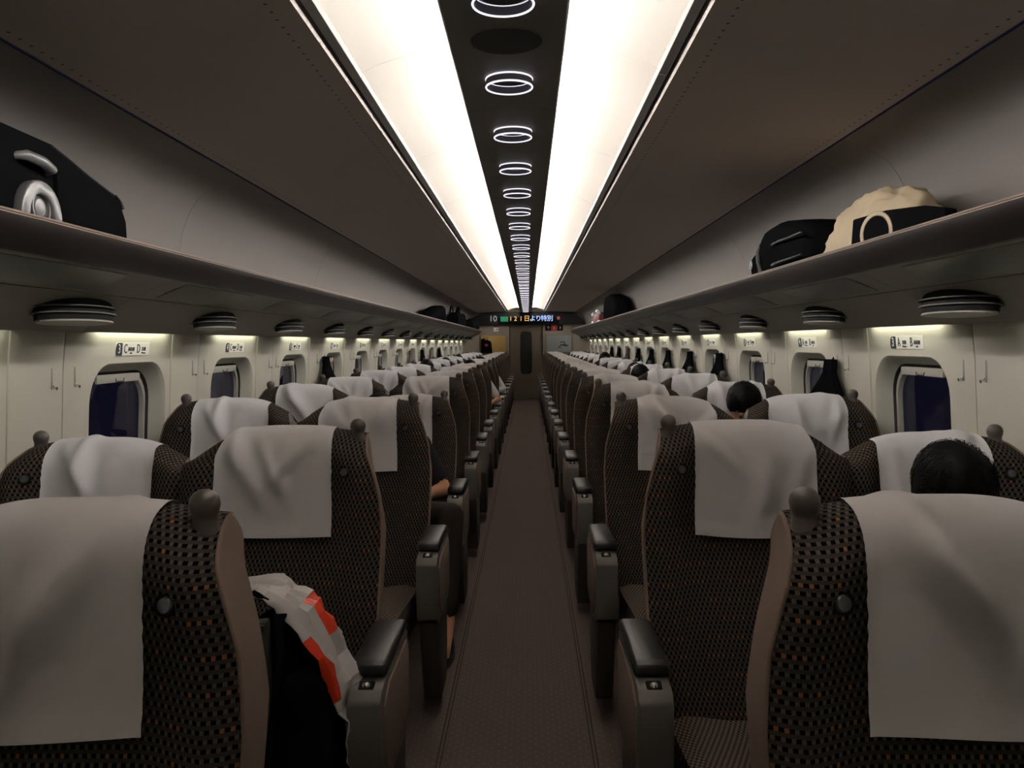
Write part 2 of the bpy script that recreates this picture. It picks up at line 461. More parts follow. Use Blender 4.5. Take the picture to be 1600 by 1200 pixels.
def pillar_mesh(s, y0, y1):
    zs = [.60, .8, 1.0, 1.2, 1.36, 1.482]; e = .008; vs = []; fs = []
    for z in zs:
        for (y, d) in ((y0, .012), (y0 + .0015, .0015), (y0 + e, 0), (y1 - e, 0), (y1 - .0015, .0015), (y1, .012)):
            vs.append((s * (wx(z) + d), y, z))
    for k in range(len(zs) - 1):
        for i in range(5):
            f = (k * 6 + i, k * 6 + i + 1, k * 6 + i + 7, k * 6 + i + 6); fs.append(f if s < 0 else f[::-1])
    return mesh(vs, fs, 'wall', 30)

hook_slot = None
wnum = 0
for s in (-1, 1):
    side = SIDE[s]
    wl = struct('wall_' + side, None, 'cream wall panels with windows along the %s side of the car' % side, 'wall')
    # dark backing behind the joints and plain lower wall
    prof_low = [(s * 1.56, 0), (s * 1.575, .5), (s * 1.575, .605), (s * 1.70, .605), (s * 1.70, 0)]
    obj('lower_wall', extrude_y(prof_low, YA, YB, 'wall'), wl)
    for k in range(len(BAYS) - 1):
        yy = (win_y(BAYS[k]) + win_y(BAYS[k + 1])) / 2
        if k == 0: back = bx(-.012, .012, -.21, .21, .6, 1.5, 'seam')
        obj('joint_backing', back, wl, (s * 1.60, yy, 0))
    P = window_parts(s)
    pa = pillar_mesh(s, PH, .6585); pb = pillar_mesh(s, .6615, .80)
    for ya, yb in ((YA, win_y(1) - PH), (win_y(NROW) + PH, YB)): obj('end_pillar_panel', pillar_mesh(s, ya, yb), wl)
    slot = lathe([(0, -.001), (.0055, -.001), (.0055, .003), (.003, .004), (0, .004)], 'trim', 12)
    tb = tube([(0, 0, .036), (0, 0, -.036)], .0035, 'frame', 8)
    hk = tube([(0, 0, -.022), (-s * .006, 0, -.030), (-s * .016, 0, -.034), (-s * .018, 0, -.028)], [.003, .004, .005, .004], 'chrome', 8)
    for n in BAYS:
        wnum += 1; y = win_y(n)
        obj('window_panel', P['panel'], wl, (0, y, 0))
        if n < BAYS[-1]:
            for pm, hy in ((pa, .59), (pb, .73)):
                p = obj('pillar_panel', pm, wl, (0, y, 0))
                h = obj('coat_hook', tb, p, (s * (wx(1.32) - .001), hy, 1.322))
                h2 = obj('hook_tip', hk, p, (s * (wx(1.32) - .001), hy, 1.322))
        wo = struct('window_%d' % wnum, None, '%s-hand car window with rounded corners, dark night outside, %s' % (side, ('under the sign numbered %s' % NUM[n]) if n >= 3 else 'next to the %s row of seats' % ORD[n]), 'window')
        wo.location = (0, y, 0)
        obj('surround', P['reveal'], wo); obj('gasket', P['gasket'], wo); obj('frame', P['frame'], wo); obj('pane', P['pane'], wo)
        b = obj('blind', P['blind'], wo, (s * (wx(P['zt']) + .066), 0, P['zt'])); obj('pull_tab', P['tab'], b, (-s * .012, 0, -.018))

# ---- upper side panels, ceiling panels
def panel_strip(parent, name, prof, m, joints, thick=.012):
    me = {}
    for a, b in zip(joints, joints[1:]):
        L = round(b - a, 3)
        if L not in me:
            n = len(prof); me[L] = extrude_y(prof, .0015, L - .0015, m, closed=True, smooth=40)
        obj(name, me[L], parent, (0, a, 0))
def joints_at(y0, step):
    js = [YA]
    y = y0
    while y - step > YA + .2: y -= step
    while y < YB - .2: js.append(y); y += step
    return js + [YB]
def thicken(pr, dx, dz): return pr + [(x + dx, z + dz) for x, z in reversed(pr)]
ce = struct('ceiling', None, 'dark ribbed ceiling panels on both sides of the light coves', 'ceiling')
for s in (-1, 1):
    wl = bpy.data.objects['wall_' + SIDE[s]]
    up = [(p.x, p.y) for p in catmull([(1.205, 2.160), (1.30, 2.135), (1.39, 2.07), (1.45, 1.96), (1.48, 1.84), (1.49, 1.72)], 16)]
    up = [(s * x, z) for x, z in up]
    panel_strip(wl, 'upper_panel', thicken(up, s * .02, .015), 'upper', joints_at(3.62 if s < 0 else 3.1, 2.32))
    cp = [(s * x, z) for x, z in [(.464, 2.193), (.470, 2.186), (.8, 2.181), (1.08, 2.172), (1.20, 2.165)]]
    panel_strip(ce, 'ceiling_panel', thicken(cp, 0, .02), 'ceil', joints_at(3.62 if s < 0 else 3.1, 2.32))
    obj('outer_skin', extrude_y([(s * 1.2, 2.19), (s * 1.33, 2.16), (s * 1.44, 2.09), (s * 1.52, 1.96), (s * 1.64, 1.8), (s * 1.74, 1.2), (s * 1.76, 1.2), (s * 1.68, 1.85), (s * 1.55, 2.05), (s * 1.40, 2.2), (s * 1.2, 2.25)], YA, YB, 'seam'), wl) if False else None
obj('ceiling_backing', bx(-1.5, 1.5, YA, YB, 2.36, 2.38, 'seam'), ce)
# centre panel with joints every four rings
cpan = [(-.147, 2.186), (-.142, 2.181), (.142, 2.181), (.147, 2.186), (.147, 2.190), (.08, 2.196), (-.08, 2.196), (-.147, 2.190)]
panel_strip(ce, 'centre_panel', cpan, 'centre', joints_at(2.69, 2.32))

# ---- light coves: reflector segments, trim and fluorescent tubes
refl = [(p.x, p.y) for p in catmull([(.085, 2.197), (.085, 2.234), (.11, 2.256), (.18, 2.267), (.27, 2.262), (.36, 2.240), (.425, 2.214)], 22)]
tubem = tube([(0, .02, 0), (0, PITCH - .02, 0)], .012, 'tube', 10)
capm = tube([(0, -.001, 0), (0, .02, 0)], .0142, 'white', 10)
for s in (-1, 1):
    L = thing('ceiling_light_cove', 'long glowing ceiling light cove %s of the ring lights' % SIDE[s], 'ceiling light', (0, 0, 0), group='ceiling light coves')
    pr = [(s * x, z) for x, z in refl]
    js = joints_at(2.42, PITCH)
    panel_strip(L, 'reflector', thicken(pr, 0, .012), 'reflector', js)
    tr = [(.425, 2.200), (.428, 2.196), (.452, 2.193), (.455, 2.197), (.455, 2.215), (.440, 2.224), (.425, 2.214)]
    panel_strip(L, 'trim_strip', [(s * x, z) for x, z in tr], 'trim', js)
    for a, b in zip(js, js[1:]):
        if b - a > PITCH - .01:
            t = obj('tube', tubem, L, (s * .116, a, 2.224)); obj('tube_cap', capm, t); obj('tube_cap', capm, t, (0, PITCH - .019, 0))
    for q in (0,):
        obj('joint_strip', extrude_y([(s * .455, 2.215), (s * .47, 2.215), (s * .47, 2.225), (s * .455, 2.225)], YA, YB, 'seam'), L)

# ---- ring lights and the speaker grille
rr = .066
def torus(R, r, m, seg=40, z=0): return tube([(R * math.cos(2 * PI * i / seg), R * math.sin(2 * PI * i / seg), z) for i in range(seg)], r, m, 6, closed=True)
rim_lo, rim_hi = torus(rr, .0026, 'ring', z=-.024), torus(rr, .0026, 'ring', z=-.002)
band = lathe([(rr - .002, 0), (rr + .0005, 0), (rr + .0005, -.024), (rr - .002, -.024), (rr - .002, 0)], 'ringband', 40)
core = lathe([(0, -.004), (rr - .012, -.004), (rr - .008, 0)], 'grille', 32)
for k in range(32):
    y = 1.815 + .58 * k
    r = thing('ring_light', 'glowing ring light in the dark centre ceiling panel, %s from the camera' % ORD[k + 1], 'ceiling light', (0, y, 2.181), group='ring lights along the ceiling centre')
    obj('band', band, r); obj('lower_rim', rim_lo, r); obj('upper_rim', rim_hi, r); obj('lamp_core', core, r)
sp = thing('speaker_grille', 'dark round speaker grille in the ceiling between the two nearest ring lights', 'speaker', (0, 2.10, 2.181))
obj('mesh_disc', lathe([(0, -.002), (.088, -.002), (.09, 0)], 'grille', 40), sp); obj('bezel', torus(.091, .002, 'centre', z=0), sp)

# ---- luggage racks with lip, shelf, underside, vents, recessed lenses and window lamps
lens_pts = []
for s in (-1, 1):
    side = SIDE[s]
    R = thing('luggage_rack', 'continuous luggage rack with dark brown edge on the %s wall' % side, 'luggage rack', group='luggage racks')
    js = joints_at(3.96, PITCH)
    lip = [(1.100, 1.733), (1.106, 1.738), (1.125, 1.738), (1.132, 1.730), (1.20, 1.722), (1.20, 1.70), (1.158, 1.655), (1.150, 1.651), (1.138, 1.655), (1.112, 1.690), (1.100, 1.722)]
    obj('lip', extrude_y([(s * x, z) for x, z in lip], YA, YB, 'lip', smooth=50), R)
    obj('edge_trim', extrude_y([(s * x, z) for x, z in [(1.098, 1.728), (1.105, 1.7395), (1.118, 1.7395), (1.118, 1.736), (1.107, 1.736), (1.101, 1.727)]], YA, YB, 'lipedge'), R)
    obj('shelf', extrude_y([(s * 1.19, 1.718), (s * 1.50, 1.712), (s * 1.50, 1.70), (s * 1.19, 1.70)], YA, YB, 'rackshelf'), R)
    u1 = [(1.150, 1.652), (1.22, 1.626), (1.298, 1.594)]
    u2 = [(p.x, p.y) for p in catmull([(1.302, 1.592), (1.36, 1.556), (1.42, 1.522), (1.452, 1.497), (1.474, 1.479)], 10)]
    panel_strip(R, 'underside_panel', thicken([(s * x, z) for x, z in u1], s * .004, .012), 'rackunder', js)
    panel_strip(R, 'lower_panel', thicken([(s * x, z) for x, z in u2], s * .006, .012), 'rackunder', js)
    obj('lamp_slot', extrude_y([(s * 1.47, 1.504), (s * 1.56, 1.504), (s * 1.56, 1.519), (s * 1.47, 1.519)], YA, YB, 'rackunder'), R)
    # filler between the window lamps
    fill = bx(-.035, .035, -.23, .23, -.008, .012, 'rackunder')
    for k in range(len(BAYS) - 1):
        obj('slot_cover', fill, R, (s * 1.507, (win_y(BAYS[k]) + win_y(BAYS[k + 1])) / 2, 1.488))
    # air vents
    tilt = .12
    def ell(a, b, z0, z1, m):
        n = 28; vs = [(b * math.cos(2 * PI * i / n), a * math.sin(2 * PI * i / n), z) for z in (z0, z1) for i in range(n)]
        fs = [(i, (i + 1) % n, n + (i + 1) % n, n + i) for i in range(n)] + [tuple(range(n))[::-1], tuple(range(n, 2 * n))]
        bm = bmesh.new(); V = [bm.verts.new(v) for v in vs]
        for f in fs: bm.faces.new([V[i] for i in f])
        return bm_mesh(bm, m, 40)
    vcore = ell(.206, .060, -.052, .030, 'black')
    slat1 = ell(.222, .073, -.014, -.010, 'louvre'); slat2 = ell(.217, .069, -.034, -.030, 'louvre'); capv = ell(.200, .058, -.058, -.051, 'rackunder')
    # recessed lens panels
    lensm = rbox(.125, .73, .006, .0029, 'recess', 2)
    lensb = rbox(.139, .744, .004, .0015, 'black', 1)
    t1 = math.atan2(1.652 - 1.594, 1.298 - 1.150)
    for n in range(1, NROW + 2):
        yv = 2.58 + PITCH * (n - 3)
        if yv > YB - .3 or yv < YA + .3: continue
        v = obj('air_vent', vcore, R, (s * 1.378, yv, 1.560), (0, s * tilt, 0))
        obj('slat', slat1, v); obj('slat', slat2, v); obj('vent_cap', capv, v)
    for n in range(1, NROW + 1):
        yv = win_y(n)
        if yv > YB - .3 or yv < YA + .3: continue
        v = obj('lens_panel', lensm, R, (s * 1.222, yv, 1.6245), (0, s * t1, 0)); obj('lens_border', lensb, v, (0, 0, .0022))
    # window lamps
    # wall washer: the lit face leans towards the wall, an opaque holder shields the seats
    lampm = extrude_y([(s * 1.494, 1.4835), (s * 1.506, 1.5035), (s * 1.494, 1.5035)], -.30, .30, 'slot', smooth=0)
    holder = extrude_y([(s * 1.476, 1.4815), (s * 1.4945, 1.4815), (s * 1.4945, 1.504), (s * 1.476, 1.504)], -.335, .335, 'white', smooth=0)
    for n in BAYS:
        t = thing('window_lamp', 'lit lamp slot above the %s-hand window %s' % (side, ('signed %s' % NUM[n]) if n >= 3 else ['', 'next to the nearest seats', 'next to the second seats'][n]), 'lamp', (0, win_y(n), 0), group='lamp slots above the windows')
        obj('diffuser', lampm, t); obj('holder', holder, t)

# ---- seat number signs above the windows
TAB = [(-.022, -.025), (.025, -.025), (.025, .025), (-.010, .025), (-.018, .020), (-.024, .008), (-.026, -.010)]
tabm = extrude_poly(TAB, 'z', 0, .0012, 'signdark')
platem = rbox(.285, .052, .0012, .0005, 'signplate', 1)
for s in (-1, 1):
    a1, a2 = (('C', '通路側', 'Aisle'), ('D', '窓側', 'Window')) if s < 0 else (('A', '窓側', 'Window'), ('B', '通路側', 'Aisle'))
    for n in range(3, NROW + 1):
        z = 1.417; lean = math.atan2(wx(1.38) - wx(1.45), .07)
        t = thing('seat_sign', 'white seat sign numbered %s with letters %s %s above the %s-hand window' % (NUM[n], a1[0], a2[0], SIDE[s]), 'sign', (s * (wx(z) + .006 - .001), win_y(n), z), group='seat signs above the windows')
        Rm = Matrix.Rotation(-s * PI / 2, 4, 'Z') @ Matrix.Rotation(PI / 2, 4, 'X') @ Matrix.Rotation(lean, 4, 'X')
        t.rotation_euler = Rm.to_euler()
        obj('plate', platem, t)
        nt_ = obj('number_tile', tabm, t, (-.115, 0, .0006)); obj('number', text(str(n), .052, 'white', xscale=.8 if n < 10 else .6), nt_, (0, 0, .0014))
        for (L, j, e), x0 in ((a1, -.062), (a2, .045)):
            obj('seat_letter', text(L, .052, 'signdark', xscale=.75), t, (x0, 0, .0012))
            obj('position_text', text(j, .018, 'signdark'), t, (x0 + .046, -.001, .0012))
            obj('position_text', text(e, .010, 'signdark'), t, (x0 + .046, -.016, .0012))

# ---- end wall with door, header, display, posters, exit sign
PXM = 20.3 / F_PX
def ex(px): return (px - 822.0) * PXM
def ez(py): return CAM.z + (535 - py) * PXM
we = struct('wall_end', None, 'end wall of the car around the aisle door', 'wall')
DX = .405
for s in (-1, 1):
    obj('wall_panel', bx(min(s * DX, s * 1.15), max(s * DX, s * 1.15), YB, YB + .05, 0, 2.25, 'endwall', .004), we)
    obj('corner_panel', bx(min(s * 1.157, s * 1.60), max(s * 1.157, s * 1.60), YB + .002, YB + .05, 0, 2.25, 'endwall', .004), we)
    obj('joint_backing', bx(s * 1.1535 - .006, s * 1.1535 + .006, YB + .02, YB + .055, 0, 2.2, 'seam'), we)
    obj('door_jamb', bx(min(s * .392, s * .41), max(s * .392, s * .41), YB - .012, YB + .05, 0, 1.86, 'black'), we)
obj('lintel', bx(-.405, .405, YB, YB + .05, 1.84, 2.25, 'endwall'), we)
dr = struct('door_1', None, 'grey brown sliding aisle door with a tall dark window', 'door')
dr.location = (0, YB + .02, 0)
obj('leaf', bx(-.40, .40, 0, .03, .01, 1.86, 'door', .004), dr)
wpts = []
for i in range(40):
    a = 2 * PI * i / 40; x = math.copysign(abs(math.cos(a)) ** .35, math.cos(a)); z = math.copysign(abs(math.sin(a)) ** .22, math.sin(a))
    wpts.append((.143 * x, 1.175 + .525 * z))
obj('door_window', extrude_poly(wpts, 'y', -.004, .002, 'doorglass'), dr)
obj('door_handle', bx(-.33, -.30, -.03, -.004, .85, 1.15, 'trim', .006), dr) if False else None
# black header above the door, full width, arched top
hp = [(-1.47, 1.86), (-1.38, 2.00), (-1.22, 2.09), (-.95, 2.155), (-.6, 2.18), (.6, 2.18), (.95, 2.155), (1.22, 2.09), (1.38, 2.00), (1.47, 1.86)]
obj('header', extrude_poly(hp, 'y', YB - .14, YB - .001, 'header', .012), we)
YH = YB - .1425
dp = thing('display', 'black scrolling information display above the door with orange and blue characters', 'display', (0, YH, 1.955))
FR = (PI / 2, 0, 0)
obj('screen', bx(-.68, .80, -.004, .002, -.085, .085, 'black', .003), dp)
def dtext(s_, size, m, px, py, ps=1.0, xs=1.0, nm='character'):
    obj(nm, text(s_, size, m, xscale=xs), dp, (ex(px), -.006, ez(py) - 1.955), FR)
dtext('10', .20, 'grey', 771, 498, nm='car_number')
obj('reserved_badge', bx(ex(782.5), ex(794.5), -.006, -.003, ez(502.5) - 1.955, ez(494.5) - 1.955, 'greendk', .02), dp) if False else None
bad = obj('badge', rbox(.19, .004, .125, .0018, 'greendk', 1), dp, (ex(788.5), -.006, ez(498.5) - 1.955))
obj('badge_text', text('指定席', .062, 'ledg'), bad, (0, -.004, .022), FR); obj('badge_text', text('Reserved', .034, 'ledg'), bad, (0, -.004, -.03), FR)
for ch, px, m in (('1', 798.5, 'ledo'), ('2', 805.8, 'ledo'), ('1', 814.5, 'ledo'), ('日', 823.5, 'ledo'), ('よ', 832.5, 'ledb'), ('り', 841.5, 'ledb'), ('特', 850, 'ledb'), ('別', 859.5, 'ledb')):
    dtext(ch, .155, m, px, 498.3)
ic = obj('no_smoking_icon', lathe([(0, 0), (.045, 0), (.045, .004), (0, .004)], 'pinkicon', 20), dp, (ex(872.5), -.004, ez(497.5) - 1.955), FR)
obj('icon_ring', torus(.043, .006, 'redsign', 20, .004), ic); obj('icon_bar', bx(-.032, .032, -.005, .005, .004, .007, 'redsign'), ic, (0, 0, 0), (0, 0, -.8))
# exit / toilet pictogram sign
es = thing('pictogram_sign', 'black sign with white arrow, red square and pictogram right of the door top', 'sign', ((ex(866)), YB - .012, ez(512.5)))
W2 = ex(880) - ex(852); H2 = ez(508.3) - ez(517.3)
obj('board', bx(-W2 / 2, W2 / 2, 0, .012, -H2 / 2, H2 / 2, 'black', .002), es)
obj('red_field', bx(-.07, .075, -.002, .002, -H2 / 2 + .002, H2 / 2 - .002, 'redsign'), es)
obj('figure', text('i', .10, 'white', xscale=1.2), es, (0, -.003, 0), FR)
obj('arrow', text('↑', .11, 'white'), es, (-.145, -.002, 0), FR); obj('pictogram', text('3', .08, 'grey'), es, (.15, -.002, 0), FR)
# small notice left
nn = thing('notice', 'small white notice with red heading left of the door top', 'notice', (ex(775), YB - .006, ez(514)))
obj('sheet', bx(-.06, .06, 0, .005, -.055, .045, 'white'), nn); obj('heading', bx(-.055, .055, -.002, .004, .05, .085, 'redsign'), nn); obj('mark', bx(.015, .035, -.002, .001, -.03, .015, 'signdark'), nn)
# posters
p1 = thing('poster', 'yellow poster on the end wall left of the door', 'poster', ((ex(770.5)), YB - .008, ez(537)))
wP, hP = ex(790) - ex(751), ez(524) - ez(551)
obj('sheet', bx(-wP / 2, wP / 2, 0, .006, -hP / 2, hP / 2, 'posteryellow'), p1)
obj('frame', tube([(-wP / 2, 0, -hP / 2), (wP / 2, 0, -hP / 2), (wP / 2, 0, hP / 2), (-wP / 2, 0, hP / 2)], .008, 'endwall', 6, closed=True), p1)
p2 = thing('poster', 'pale grey poster with dark ink flowers right of the door', 'poster', ((ex(873.5)), YB - .008, ez(537)))
obj('sheet', bx(-wP / 2, wP / 2, 0, .006, -hP / 2, hP / 2, 'postergrey'), p2)
obj('frame', tube([(-wP / 2, 0, -hP / 2), (wP / 2, 0, -hP / 2), (wP / 2, 0, hP / 2), (-wP / 2, 0, hP / 2)], .008, 'endwall', 6, closed=True), p2)
random.seed(5)
for i in range(16):
    a = random.uniform(0, 6.3); q = random.uniform(0, .11)
    cx, cz = .09 + q * math.cos(a) * 1.2, -.04 + q * math.sin(a) * .7
    n = 9; r0 = random.uniform(.012, .03)
    pts = [(cx + r0 * (1 + .4 * math.sin(3 * t + i)) * math.cos(t), cz + r0 * (.8 + .3 * math.cos(2 * t + i)) * math.sin(t)) for t in [2 * PI * k / n for k in range(n)]]
    obj('ink_blot', extrude_poly(pts, 'y', -.002, .001, 'ink'), p2)
# tote bag with a heart hanging beside the yellow poster
tb_ = thing('tote_bag', 'black tote bag with red heart hanging over the yellow poster', 'bag', (ex(760), YB - .07, ez(551)))
pts = [(-.135, 0), (.15, 0), (.115, .28), (.02, .33), (-.02, .31), (-.06, .36), (-.125, .34)]
obj('body', extrude_poly(pts, 'y', -.04, .04, 'coatblack', .015), tb_)
hpts = []
for i in range(28):
    t = 2 * PI * i / 28; hpts.append((.0028 * 16 * math.sin(t) ** 3 + .0, .0028 * (13 * math.cos(t) - 5 * math.cos(2 * t) - 2 * math.cos(3 * t) - math.cos(4 * t)) + .19))
obj('heart_print', extrude_poly(hpts, 'y', -.0415, -.0395, 'redheart'), tb_)
for q in (-.07, 0): obj('handle', tube([(q - .03, 0, .3), (q - .025, 0, .40), (q + .02, 0, .40), (q + .03, 0, .3)], .008, 'coatgrey', 6), tb_)
# plain wall closing the car behind the camera
wb = struct('wall_back', bx(-1.7, 1.7, YA - .08, YA, 0, 2.4, 'wall'), 'plain end wall behind the camera', 'wall')

# ================================================================== SEATS
PIV = Vector((0, -.235, .45))
CL = catmull([(y_ + .042, z_) for y_, z_ in [(-.275, .42), (-.238, .52), (-.168, .66), (-.110, .80), (-.082, .92), (-.072, 1.02), (-.066, 1.10), (-.054, 1.150), (-.028, 1.181), (.01, 1.194), (.045, 1.194), (.075, 1.178), (.10, 1.145), (.108, 1.10)]], 49)
ARC = [0]
for a, b in zip(CL, CL[1:]): ARC.append(ARC[-1] + (b - a).length)
APEX = max(range(len(CL)), key=lambda i: CL[i].y)
WO = [(.42, .285), (.52, .30), (.9, .305), (1.0, .298), (1.06, .282), (1.13, .262), (1.172, .250), (1.195, .243)]
WI = [(.42, .258), (1.0, .262), (1.06, .260), (1.13, .251), (1.172, .236), (1.195, .218)]
def S(a, i):
    """seat-back surface: a = -1 (inner edge) .. 1 (outer edge), i = index along the centre line"""
    y, z = CL[i]; rear = i > APEX
    w = interp(WO if a > 0 else WI, z)
    if rear: w = .240 if a > 0 else .218
    t = abs(a)
    B = smooth01(.5, .75, z) * (1 - smooth01(1.10, 1.20, z)) * (0 if rear else 1)
    y2 = y - .042 * B * smooth01(.5, .88, t) + .012 * (1 - B) * 0
    if not rear: y2 += .022 * smooth01(.86, 1, t)
    T = smooth01(1.08, 1.19, z)
    z2 = z - (.022 * T * t ** 3 if a > 0 else .062 * T * t ** 2.4)
    return Vector((a * w, y2, z2))
NA = 25
def back_front(o):
    vs, fs, uv = [], [], []
    N = len(CL)
    for i in range(N):
        for k in range(NA):
            a = -1 + 2 * k / (NA - 1); p = S(a, i)
            vs.append((p.x * o, p.y - PIV.y, p.z - PIV.z)); uv.append((p.x, ARC[i]))
    for i in range(N - 1):
        for k in range(NA - 1):
            f = (i * NA + k, i * NA + k + 1, (i + 1) * NA + k + 1, (i + 1) * NA + k); fs.append(f if o > 0 else f[::-1])
    return mesh(vs, fs, 'fabric', 70, uv)
TH = [(.42, .11), (.7, .115), (.9, .130), (1.0, .150), (1.08, .154)]
XR = [(.42, .276), (.7, .294), (.90, .294), (1.0, .270), (1.08, .248)]
def rear_pt(a, z):
    if z <= 1.08:
        cy = interp([(c.y, c.x) for c in CL[:APEX]], z)
        x = interp(XR, z) if a > 0 else interp(WI, z) - .012
        return Vector((a * x, cy + interp(TH, z), z))
    # follow the rear branch of the edge above that
    E = [S(a, i) for i in range(APEX, len(CL))]; E = sorted(E, key=lambda p: p.z)
    for p, q in zip(E, E[1:]):
        if p.z <= z <= q.z: return p.lerp(q, (z - p.z) / max(1e-6, q.z - p.z))
    if z < E[0].z:
        lo = rear_pt(a, 1.0799); t = (z - 1.08) / (E[0].z - 1.08); return lo.lerp(E[0], t)
    return E[-1].copy()
def back_side(o, a, m_='side'):
    vs, fs = [], []; K = 7; rows = 0
    for i in range(0, APEX + 1, 1):
        f = S(a, i); r = rear_pt(a, f.z)
        if i == APEX: r = f.copy()
        for k in range(K):
            t = k / (K - 1); p = f.lerp(r, t); p.x += a * .004 * math.sin(PI * t) * (1 if f.z > .6 else .5)
            vs.append((p.x * o, p.y - PIV.y, p.z - PIV.z))
        rows += 1
    for j in range(rows - 1):
        for k in range(K - 1):
            q = (j * K + k, j * K + k + 1, (j + 1) * K + k + 1, (j + 1) * K + k); fs.append(q if o * a > 0 else q[::-1])
    return mesh(vs, fs, m_, 70)
def back_piping(o):
    pts = [S(1, i) + Vector((.002, 0, 0)) for i in range(0, APEX + 1, 2)]
    return tube([(p.x * o, p.y - PIV.y, p.z - PIV.z) for p in pts], .0035, 'side', 6)
def back_shell(o):
    zs = [.42, .55, .7, .85, .95, 1.04, 1.08, 1.12]
    vs, fs = [], []
    for z in zs:
        L = rear_pt(-1, z); Rr = rear_pt(1, z)
        for k in range(7):
            t = k / 6; p = L.lerp(Rr, t); p.y += .02 * math.sin(PI * t); vs.append((p.x * o, p.y - PIV.y, p.z - PIV.z))
    for j in range(len(zs) - 1):
        for k in range(6):
            q = (j * 7 + k, (j + 1) * 7 + k, (j + 1) * 7 + k + 1, j * 7 + k + 1); fs.append(q if o > 0 else q[::-1])
    return mesh(vs, fs, 'shell', 60)

def cover(o, seed):
    rnd = random.Random(seed)
    hw = .164; Z0 = rnd.uniform(.902, .912)
    i0 = min(range(APEX), key=lambda i: abs(CL[i].y - Z0)); rows = list(range(i0, len(CL)))
    # oversample along the centre line
    NR = 64; NX = 45
    folds = []
    for k in range(5):
        sx = rnd.choice((-1, 1)); x0 = sx * rnd.uniform(.03, .16); z0 = rnd.uniform(1.12, 1.19)
        x1 = x0 - sx * rnd.uniform(.02, .12); z1 = rnd.uniform(.93, 1.07)
        folds.append((x0, z0, x1, z1, rnd.uniform(.012, .025), rnd.uniform(.017, .038)))
    ph = rnd.uniform(0, 6); sag = rnd.uniform(.004, .014)
    vs, fs = [], []
    for j in range(NR):
        ti = i0 + (len(CL) - 1 - i0) * j / (NR - 1); i = min(int(ti), len(CL) - 2); f = ti - i
        for k in range(NX):
            x = -hw + 2 * hw * k / (NX - 1)
            z = CL[i].y
            flare = 1 + .02 * smooth01(1.15, .9, z) if i < APEX else 1
            xx = x * (1 - (.03 if x > 0 else .10) * smooth01(1.12, 1.2, z)) * flare
            a = xx / interp(WO if x > 0 else WI, z)
            p = S(a, i).lerp(S(a, i + 1), f); q0 = S(a, i); q1 = S(a, i + 1)
            tn = (q1 - q0).normalized(); nrm = Vector((0, -tn.z, tn.y))
            d = .0045
            if i < APEX:
                hang = smooth01(1.13, .92, z)
                d += .006 * hang + .010 * hang * (math.sin(xx * 22 + ph) * .5 + .5) * hang + .008 * noise.noise(Vector((xx * 7, z * 6, seed * 1.7))) * hang
                for (x0, z0, x1, z1, am, wd) in folds:
                    dx, dz = x1 - x0, z1 - z0; L2 = dx * dx + dz * dz; t = max(0, min(1, ((xx - x0) * dx + (p.z - z0) * dz) / L2))
                    dd = math.hypot(xx - x0 - t * dx, p.z - z0 - t * dz); d += am * math.exp(-(dd / wd) ** 2) * (.3 + .7 * math.sin(PI * min(1, t * .9 + .1)))
                if z < Z0 + .01: d += .002
            edge = min(hw - abs(x), .5)
            if edge < .007 or j < 2: d += .0016
            p = p + nrm * d
            if i < APEX: p.z -= sag * math.cos(xx / hw * 1.5) * smooth01(1.05, .9, z)
            vs.append((p.x * o, p.y - PIV.y, p.z - PIV.z))
    for j in range(NR - 1):
        for k in range(NX - 1):
            q = (j * NX + k, j * NX + k + 1, (j + 1) * NX + k + 1, (j + 1) * NX + k); fs.append(q if o > 0 else q[::-1])
    return mesh(vs, fs, 'cover', 60)

BACK = {o: back_front(o) for o in (-1, 1)}
SIDEO = {o: back_side(o, 1) for o in (-1, 1)}
SIDEI = {o: back_side(o, -1, 'shell') for o in (-1, 1)}
SHELL = {o: back_shell(o) for o in (-1, 1)}
PIPE = {o: back_piping(o) for o in (-1, 1)}
COVERS = {o: [cover(o, 11 + 7 * k + (3 if o > 0 else 0)) for k in range(5)] for o in (-1, 1)}
KNOB = lathe([(0, -.045), (.020, -.045), (.0195, -.032), (.0175, -.021), (.0178, -.016), (.0200, -.010), (.0222, 0), (.0205, .0095), (.0155, .0165), (.008, .021), (0, .0225)], 'knob', 20, 60)
RL = lathe([(0, .002), (.010, .004), (.0125, .0015), (.0135, -.004), (0, -.004)], 'lens', 16)
RLB = lathe([(.0125, .002), (.016, .003), (.0175, -.004), (.0125, -.004), (.0125, .002)], 'black', 16)

def cushion_mesh():
    pr = catmull([(-.20, .455), (-.30, .452), (-.45, .466), (-.60, .484), (-.70, .488), (-.755, .470), (-.775, .43), (-.772, .37), (-.765, .325)], 25)
    arc = [0]
    for a, b in zip(pr, pr[1:]): arc.append(arc[-1] + (b - a).length)
    N = 15; hw = .262; vs, fs, uv = [], [], []
    for i, p in enumerate(pr):
        for k in range(N):
            t = -1 + 2 * k / (N - 1); dz = -.012 * smooth01(.85, 1, abs(t)); vs.append((t * hw, p.x, p.y + dz + .01 * smooth01(.4, .8, abs(t)))); uv.append((t * hw, arc[i]))
    n = len(pr)
    for i in range(n - 1):
        for k in range(N - 1): fs.append((i * N + k, (i + 1) * N + k, (i + 1) * N + k + 1, i * N + k + 1)[::-1])
    base = len(vs)                       # sides and bottom
    for sx in (-1, 1):
        k = 0 if sx < 0 else N - 1
        b0 = len(vs); vs += [(sx * hw, pr[0].x, .325)]; uv += [(0, 0)]
        f = [i * N + k for i in range(n)] + [b0]; fs.append(tuple(f) if sx > 0 else tuple(f[::-1]))
    me = mesh(vs, fs, 'cushion', 50, uv); return me
CUSH = cushion_mesh()
